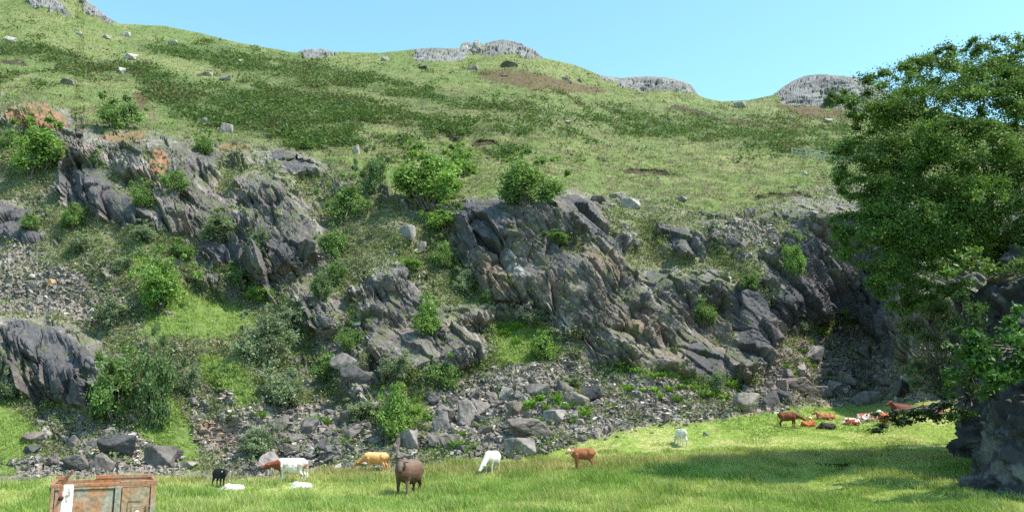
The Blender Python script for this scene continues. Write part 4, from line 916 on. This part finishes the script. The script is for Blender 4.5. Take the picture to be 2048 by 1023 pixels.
    c = colfn(co, hx, inhead, z0); c = c * (1.12 - .5 * (fbm(co * np.array([3, 3, 5]), 4, 5, .65)[:, None] - .3)) * (1 - .25 * sstep(.5, .15, co[:, 2])[:, None] * (fbm(co * 9, 2, 6) > .45)[:, None])
    nose = inhead & (hx > .40); c[nose] = c[nose] * .55 + np.array([.05, .035, .035]) * .45
    a = body.color_attributes.new('Col', 'FLOAT_COLOR', 'POINT'); c4 = np.ones((n_, 4), np.float32); c4[:, :3] = c; a.data.foreach_set('color', c4.ravel())
    body.polygons.foreach_set('use_smooth', np.ones(len(body.polygons), bool)); body.materials.clear(); body.materials.append(M_coat); body.name = 'cow_body'
    o = link('cow' if s > .70 else 'calf', body, label=label, category='cow' if s > .70 else 'calf', group=group)
    p = at1(x, y); o.location = (p.x, p.y, p.z - (.12 if lying and s < .53 and x < 700 else .03)); o.rotation_euler = (.06 if lying else 0, -.09 if lying else 0, heading); o.scale = (s,) * 3
    for e_, t_ in eyes:
        v, f = ell(e_[:], (.024, .024, .024), n=8); me2 = bpy.data.meshes.new('eye'); me2.from_pydata(v, [], f); me2.materials.append(M_eye); link('eye', me2, o)
    if tag in ('y', 'w'):
        for e_, t_ in eyes:
            v, f = ell((t_ + hd * .05)[:], (.035, .045, .045), n=8); me2 = bpy.data.meshes.new('ear_tag'); me2.from_pydata(v, [], f); me2.materials.append(M_tag if tag == 'y' else M_tagw); link('ear_tag', me2, o)
    return o
A3 = np.array
def flatc(col, face=None):
    def fn(co, hx, inh, z0):
        c = np.tile(A3([col], np.float32), (len(co), 1))
        if face is not None: c[inh & (hx > .0) & (np.abs(co[:, 1] - co[inh][:, 1].mean()) < .09)] = face
        return c
    return fn
def roan(co, hx, inh, z0):
    c = np.tile(A3([[.66, .62, .57]], np.float32), (len(co), 1)); red = A3([.22, .060, .030])
    f = sstep(.50, .58, co[:, 0] + (fbm(co * 3, 3, 9) - .5) * .5 - np.clip(co[:, 2] - 1.0, -1, .3) * .12); f = np.clip(f, 0, 1) * (co[:, 2] > .32)
    c = mixc(c, red, f); sp = sstep(.54, .60, fbm(co * 7, 3, 19)) * sstep(1.25, .9, co[:, 2]) * .65; c = mixc(c, red * 1.3, sp * (co[:, 0] < .55))
    b = sstep(-.60, -.72, co[:, 0] + (fbm(co * 4, 3, 29) - .5) * .4) * (co[:, 2] > .55) * (co[:, 2] < 1.1) * .6; c = mixc(c, red * 1.2, b * (co[:, 0] > -.93)); return c
def patch(base, spot, sc, th, seed):
    def fn(co, hx, inh, z0):
        c = np.tile(A3([base], np.float32), (len(co), 1)); return mixc(c, A3(spot), sstep(th, th + .05, fbm(co * sc, 3, seed)))
    return fn
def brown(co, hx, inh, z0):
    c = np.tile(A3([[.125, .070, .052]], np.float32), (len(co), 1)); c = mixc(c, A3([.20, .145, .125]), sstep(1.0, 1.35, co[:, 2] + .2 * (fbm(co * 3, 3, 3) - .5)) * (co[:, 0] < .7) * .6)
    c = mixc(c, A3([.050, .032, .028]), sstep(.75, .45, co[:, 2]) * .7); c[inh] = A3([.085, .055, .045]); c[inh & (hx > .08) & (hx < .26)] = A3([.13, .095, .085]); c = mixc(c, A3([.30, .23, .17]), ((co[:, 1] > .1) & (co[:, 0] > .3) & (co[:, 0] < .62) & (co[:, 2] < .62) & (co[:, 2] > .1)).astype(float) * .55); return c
W_ = (.62, .585, .53)
PI = math.pi
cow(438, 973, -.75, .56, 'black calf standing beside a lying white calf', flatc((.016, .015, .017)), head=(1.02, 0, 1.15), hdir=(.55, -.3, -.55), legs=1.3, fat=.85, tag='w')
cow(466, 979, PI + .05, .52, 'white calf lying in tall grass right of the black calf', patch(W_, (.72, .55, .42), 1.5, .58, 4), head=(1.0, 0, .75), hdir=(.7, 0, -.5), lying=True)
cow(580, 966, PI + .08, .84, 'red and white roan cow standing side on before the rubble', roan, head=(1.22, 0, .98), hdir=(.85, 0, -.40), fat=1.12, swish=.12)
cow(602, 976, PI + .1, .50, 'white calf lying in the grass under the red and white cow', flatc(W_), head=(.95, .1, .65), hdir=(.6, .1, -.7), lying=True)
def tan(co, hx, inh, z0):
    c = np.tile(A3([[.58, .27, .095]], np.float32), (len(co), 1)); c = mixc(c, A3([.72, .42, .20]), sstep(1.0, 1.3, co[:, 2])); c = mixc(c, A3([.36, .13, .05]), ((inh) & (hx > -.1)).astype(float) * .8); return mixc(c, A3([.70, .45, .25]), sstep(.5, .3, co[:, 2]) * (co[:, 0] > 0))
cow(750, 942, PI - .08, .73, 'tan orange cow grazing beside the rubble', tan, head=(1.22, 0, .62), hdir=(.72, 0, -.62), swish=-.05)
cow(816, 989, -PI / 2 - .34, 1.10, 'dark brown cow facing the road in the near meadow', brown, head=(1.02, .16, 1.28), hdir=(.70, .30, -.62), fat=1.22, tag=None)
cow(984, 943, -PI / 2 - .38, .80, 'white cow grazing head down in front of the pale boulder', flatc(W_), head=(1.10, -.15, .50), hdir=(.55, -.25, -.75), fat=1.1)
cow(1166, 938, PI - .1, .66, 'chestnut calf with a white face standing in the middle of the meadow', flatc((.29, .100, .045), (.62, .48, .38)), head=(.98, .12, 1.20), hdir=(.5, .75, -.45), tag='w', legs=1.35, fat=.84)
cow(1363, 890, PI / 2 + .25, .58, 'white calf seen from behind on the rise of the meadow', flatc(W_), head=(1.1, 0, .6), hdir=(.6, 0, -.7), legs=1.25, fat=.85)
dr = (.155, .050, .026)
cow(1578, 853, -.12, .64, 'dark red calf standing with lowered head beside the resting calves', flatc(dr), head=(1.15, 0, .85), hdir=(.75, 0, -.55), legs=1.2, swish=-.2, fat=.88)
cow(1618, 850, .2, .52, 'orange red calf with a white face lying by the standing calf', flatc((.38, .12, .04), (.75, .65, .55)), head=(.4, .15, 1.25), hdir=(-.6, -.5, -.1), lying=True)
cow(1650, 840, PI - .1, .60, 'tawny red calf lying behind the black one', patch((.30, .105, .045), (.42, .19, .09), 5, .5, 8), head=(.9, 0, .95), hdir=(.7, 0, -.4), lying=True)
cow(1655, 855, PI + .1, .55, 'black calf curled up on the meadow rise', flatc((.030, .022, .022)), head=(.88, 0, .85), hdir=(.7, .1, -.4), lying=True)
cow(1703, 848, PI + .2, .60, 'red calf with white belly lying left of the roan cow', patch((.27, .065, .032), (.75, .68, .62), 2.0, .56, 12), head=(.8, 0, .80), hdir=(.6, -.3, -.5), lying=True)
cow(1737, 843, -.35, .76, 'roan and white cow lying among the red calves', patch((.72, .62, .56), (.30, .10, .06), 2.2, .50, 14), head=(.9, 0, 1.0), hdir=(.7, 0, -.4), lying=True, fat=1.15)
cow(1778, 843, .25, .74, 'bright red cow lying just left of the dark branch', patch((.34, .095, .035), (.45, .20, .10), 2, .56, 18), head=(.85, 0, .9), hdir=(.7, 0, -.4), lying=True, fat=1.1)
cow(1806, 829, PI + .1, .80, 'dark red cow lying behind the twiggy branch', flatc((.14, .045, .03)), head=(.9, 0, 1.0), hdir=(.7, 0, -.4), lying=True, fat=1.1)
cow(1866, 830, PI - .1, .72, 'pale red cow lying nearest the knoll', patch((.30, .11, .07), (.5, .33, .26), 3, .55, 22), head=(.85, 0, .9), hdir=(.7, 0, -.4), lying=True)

# ------------------------------------------------------------------ puddle
pc = at1(1668, 930); V = []
for k_ in range(40):
    t_ = 6.2832 * k_ / 40; rr = 1 + .25 * math.sin(3 * t_ + 1) + .12 * math.sin(7 * t_)
    V.append((pc.x + math.cos(t_) * .62 * rr, pc.y + math.sin(t_) * 1.1 * rr, pc.z + .10))
me = bpy.data.meshes.new('puddle'); me.from_pydata(V, [], [tuple(range(40))]); me.materials.append(mat('puddle_water', (.05, .07, .07), rough=.06, spec=1.0)); link('puddle', me, kind='structure')

# ------------------------------------------------------------------ pale railing on the hill
def box(a, b):
    (x0, y0, z0), (x1, y1, z1) = a, b
    return [(x0,y0,z0),(x1,y0,z0),(x1,y1,z0),(x0,y1,z0),(x0,y0,z1),(x1,y0,z1),(x1,y1,z1),(x0,y1,z1)], [(0,3,2,1),(4,5,6,7),(0,1,5,4),(1,2,6,5),(2,3,7,6),(3,0,4,7)]
def barmesh(name, a, b, w_, h_, m, bev=.0):
    a, b = Vector(a), Vector(b); d = (b - a); L_ = d.length; bm = bmesh.new(); bmesh.ops.create_cube(bm, size=1); bm.transform(Matrix.Diagonal((w_, h_, L_, 1)))
    if bev: bmesh.ops.bevel(bm, geom=bm.edges[:], offset=bev, segments=1, affect='EDGES')
    bm.transform(Matrix.Translation((a + b) / 2) @ d.to_track_quat('Z', 'X').to_matrix().to_4x4()); me = bpy.data.meshes.new(name); bm.to_mesh(me); bm.free(); me.materials.append(m); return me
M_rail = mat('weathered_rail', (.50, .50, .47), nscale=6, namp=.25)
fr = bpy.data.objects.new('railing', None); COL.objects.link(fr); f0 = at1(1585, 314); fr.location = f0; fr['label'] = 'pale grey post and rail fence on the hill beside the big tree'; fr['category'] = 'fence'
pts = [(1585, 314), (1613, 317), (1641, 321), (1672, 325), (1703, 329)]; gp_ = [at1(*q) - f0 for q in pts]
for q in gp_: link('post', barmesh('post', q + Vector((0, 0, -.3)), q + Vector((0, 0, 1.12)), .12, .12, M_rail, .01), fr)
for a, b in zip(gp_[:-1], gp_[1:]):
    for hz in (1.05, .66, .30): link('rail', barmesh('rail', a + Vector((0, -.08, hz)), b + Vector((0, -.08, hz)), .06, .13, M_rail, .008), fr)

# ------------------------------------------------------------------ rusty cabinet beside the road
def rustmat(name, rust, paint, lo, hi, sc):
    m = bpy.data.materials.new(name); m.use_nodes = True; t = m.node_tree; b = t.nodes['Principled BSDF']; b.inputs['Roughness'].default_value = .75
    tc = t.nodes.new('ShaderNodeTexCoord'); n1_ = t.nodes.new('ShaderNodeTexNoise'); n1_.inputs['Scale'].default_value = sc; n1_.inputs['Detail'].default_value = 8; n1_.inputs['Roughness'].default_value = .62
    mp = t.nodes.new('ShaderNodeMapping'); mp.inputs['Scale'].default_value = (1, 1, .45); t.links.new(tc.outputs['Object'], mp.inputs[0]); t.links.new(mp.outputs[0], n1_.inputs['Vector'])
    n2_ = t.nodes.new('ShaderNodeTexNoise'); n2_.inputs['Scale'].default_value = 26; n2_.inputs['Detail'].default_value = 6; t.links.new(tc.outputs['Object'], n2_.inputs['Vector'])
    mr = t.nodes.new('ShaderNodeMapRange'); mr.inputs[1].default_value = lo; mr.inputs[2].default_value = hi; t.links.new(n1_.outputs[0], mr.inputs[0])
    mx = t.nodes.new('ShaderNodeMix'); mx.data_type = 'RGBA'; mx.inputs[6].default_value = (*paint, 1); mx.inputs[7].default_value = (*rust, 1); t.links.new(mr.outputs[0], mx.inputs[0])
    ms = t.nodes.new('ShaderNodeMapRange'); ms.inputs[1].default_value = .3; ms.inputs[2].default_value = .7; ms.inputs[3].default_value = .62; ms.inputs[4].default_value = 1.35; t.links.new(n2_.outputs[0], ms.inputs[0])
    v = t.nodes.new('ShaderNodeVectorMath'); v.operation = 'SCALE'; t.links.new(mx.outputs[2], v.inputs[0]); t.links.new(ms.outputs[0], v.inputs['Scale']); t.links.new(v.outputs[0], b.inputs['Base Color'])
    bp = t.nodes.new('ShaderNodeBump'); bp.inputs['Distance'].default_value = .004; t.links.new(n2_.outputs[0], bp.inputs['Height']); t.links.new(bp.outputs[0], b.inputs['Normal']); return m
M_rust = rustmat('rusted_steel', (.33, .125, .055), (.27, .16, .10), .42, .60, 3.2)
M_rustpaint = rustmat('rusting_grey_paint', (.40, .170, .075), (.30, .265, .225), .46, .60, 3.6)
M_rustdoor = rustmat('rusting_door', (.37, .170, .080), (.30, .235, .165), .38, .62, 2.6)
M_redox = rustmat('red_oxide_bar', (.36, .095, .050), (.42, .20, .13), .4, .65, 9)
cab = bpy.data.objects.new('metal_cabinet', None); COL.objects.link(cab); c0 = P_at(103, 968, 9.0); c1p = P_at(313, 961, 9.42); cab.location = c0; ex = (c1p - c0); Wc = ex.length; cab.rotation_euler = (0, -math.asin(ex.z / Wc), math.atan2(ex.y, ex.x)); cab['label'] = 'rusty metal cabinet with a knobbed door in the near grass'; cab['category'] = 'cabinet'
def cb(name, a, b, m, parent=cab, bev=.006):
    bm = bmesh.new(); v, f = box(a, b); vs = [bm.verts.new(q) for q in v]; [bm.faces.new([vs[i] for i in q]) for q in f]
    if bev: bmesh.ops.bevel(bm, geom=bm.edges[:], offset=bev, segments=2, affect='EDGES')
    me = bpy.data.meshes.new(name); bm.to_mesh(me); bm.free(); me.materials.append(m); return link(name, me, parent)
Hc = 1.15; Dc = 1.0; w1 = Wc * .60; w2 = Wc * .66; w3 = Wc * .90
def multi(name, boxes, m, parent=cab, bev=.004):
    bm = bmesh.new()
    for a, b in boxes:
        v, f = box(a, b); vs = [bm.verts.new(q) for q in v]; [bm.faces.new([vs[i] for i in q]) for q in f]
    if bev: bmesh.ops.bevel(bm, geom=bm.edges[:], offset=bev, segments=1, affect='EDGES')
    me = bpy.data.meshes.new(name); bm.to_mesh(me); bm.free(); me.materials.append(m); return link(name, me, parent)
multi('body', [((0, .03, -Hc), (.012, Dc, -.012)), ((Wc - .012, .03, -Hc), (Wc, Dc, -.012)), ((.014, Dc - .012, -Hc), (Wc - .014, Dc, -.012)), ((.014, .05, -.075), (Wc - .014, Dc - .014, -.06))], M_rust)
multi('rim', [((-.01, 0, -.035), (Wc * .64, .05, 0)), ((Wc * .642, -.004, -.04), (Wc + .01, .05, .012)), ((-.01, Dc - .02, -.01), (Wc * .12, Dc + .02, .03)), ((Wc * .40, Dc - .02, -.01), (Wc + .005, Dc + .02, .03)), ((-.012, .052, -.02), (.02, Dc - .03, .004)), ((Wc - .02, .052, -.02), (Wc + .012, Dc - .03, .006))], M_rust)
multi('front_frame', [((0, 0, -Hc), (.030, .028, -.037)), ((w1, -.006, -Hc), (w2, .028, -.042)), ((Wc - .05, -.004, -Hc), (Wc, .028, -.042)), ((.032, .002, -.060), (w1 - .002, .028, -.037))], M_rustpaint)
cb('front_panel', (.034, .014, -Hc), (w1 - .006, .026, -.064), M_rustpaint)
dr_ = cb('door', (w2 + .006, .004, -Hc), (Wc - .056, .024, -.048), M_rustdoor)
multi('hinge', [((w3 + .012, -.014, -.36), (w3 + .036, .000, -.23)), ((w3 + .002, -.010, -.26), (w3 + .048, -.001, -.245))], M_rust, dr_)
multi('plate', [((w2 + .07, -.003, -.20), (w2 + .20, .002, -.193)), ((w2 + .11, -.004, -.262), (w2 + .185, .002, -.255)), ((w2 + .07, -.002, -.44), (w2 + .076, .002, -.20)), ((w2 + .11, -.003, -.40), (w2 + .185, .002, -.264))], M_rustdoor, dr_)
V, Fq = cap((w2 + .165, -.03, -.315), .026, (w2 + .165, -.055, -.315), .022, 14); me = bpy.data.meshes.new('knob'); me.from_pydata(V, [], Fq); me.materials.append(mat('steel_knob', (.5, .5, .48), rough=.35)); link('knob', me, dr_)
V, Fq = cap((w2 + .150, -.02, -.325), .022, (w2 + .140, -.012, -.40), .016, 10); me = bpy.data.meshes.new('latch'); me.from_pydata(V, [], Fq); me.materials.append(mat('dark_latch', (.02, .02, .02))); link('latch', me, dr_)
r = np.random.default_rng(31); mp_ = np.stack([.03 + (Wc * .5) * r.random(900) ** 1.3, .06 + .85 * r.random(900), np.full(900, -.062)], -1); V, Fq, c4 = blades(mp_, np.full(900, .055), np.full(900, .006), np.tile(A3([[.20, .20, .06]]), (900, 1)), 33, 3, .4, .5)
o = link('moss', new_mesh('cabinet_moss', V, Fq, M_blade, c4), cab)
# white post and red bar in front
M_peel = rustmat('peeling_white_paint', (.80, .80, .78), (.20, .19, .18), .38, .50, 16)
a, b = P_at(136, 971, 8.62), P_at(128, 1060, 8.5); dwn = (b - a); po = link('wooden_post', barmesh('post', (0, 0, 0), (dwn * 1.5)[:], .105, .10, M_peel, .008), label='leaning timber post with peeling white paint before the rusty cabinet', category='post'); po.location = a
bp0 = [P_at(146, 940, 8.50), P_at(124, 967, 8.52), P_at(120, 994, 8.50), P_at(111, 1026, 8.46), P_at(104, 1060, 8.42), P_at(96, 1110, 8.40)]
bar = bpy.data.objects.new('steel_strap', None); COL.objects.link(bar); bar.location = bp0[1]; bar['label'] = 'bent red oxide steel strap bolted to the white post'; bar['category'] = 'strap'
bm = bmesh.new(); prev = None
for i, q in enumerate(bp0):
    q = q - bp0[1]; d_ = (bp0[min(i+1, 5)] - bp0[max(i-1, 0)]).normalized(); sd = d_.cross(Vector((0, 1, 0))).normalized() * (.017 if i else .013); th = Vector((0, .006, 0)); ring = [bm.verts.new(q - sd - th), bm.verts.new(q + sd - th), bm.verts.new(q + sd + th), bm.verts.new(q - sd + th)]
    if prev: [bm.faces.new((prev[k_], prev[(k_+1) % 4], ring[(k_+1) % 4], ring[k_])) for k_ in range(4)]
    else: bm.faces.new(ring[::-1])
    prev = ring
bm.faces.new(prev); bmesh.ops.recalc_face_normals(bm, faces=bm.faces[:]); me = bpy.data.meshes.new('strap'); bm.to_mesh(me); bm.free(); me.materials.append(M_redox); link('strap', me, bar)
bb = P_at(120, 996, 8.47) - bp0[1]; V, Fq = cap(bb[:], .022, (bb + Vector((0, .03, 0)))[:], .022, 6); me = bpy.data.meshes.new('bolt'); me.from_pydata(V, [], Fq); me.materials.append(mat('dark_bolt', (.05, .02, .015))); link('bolt', me, bar)
bpy.context.view_layer.update()
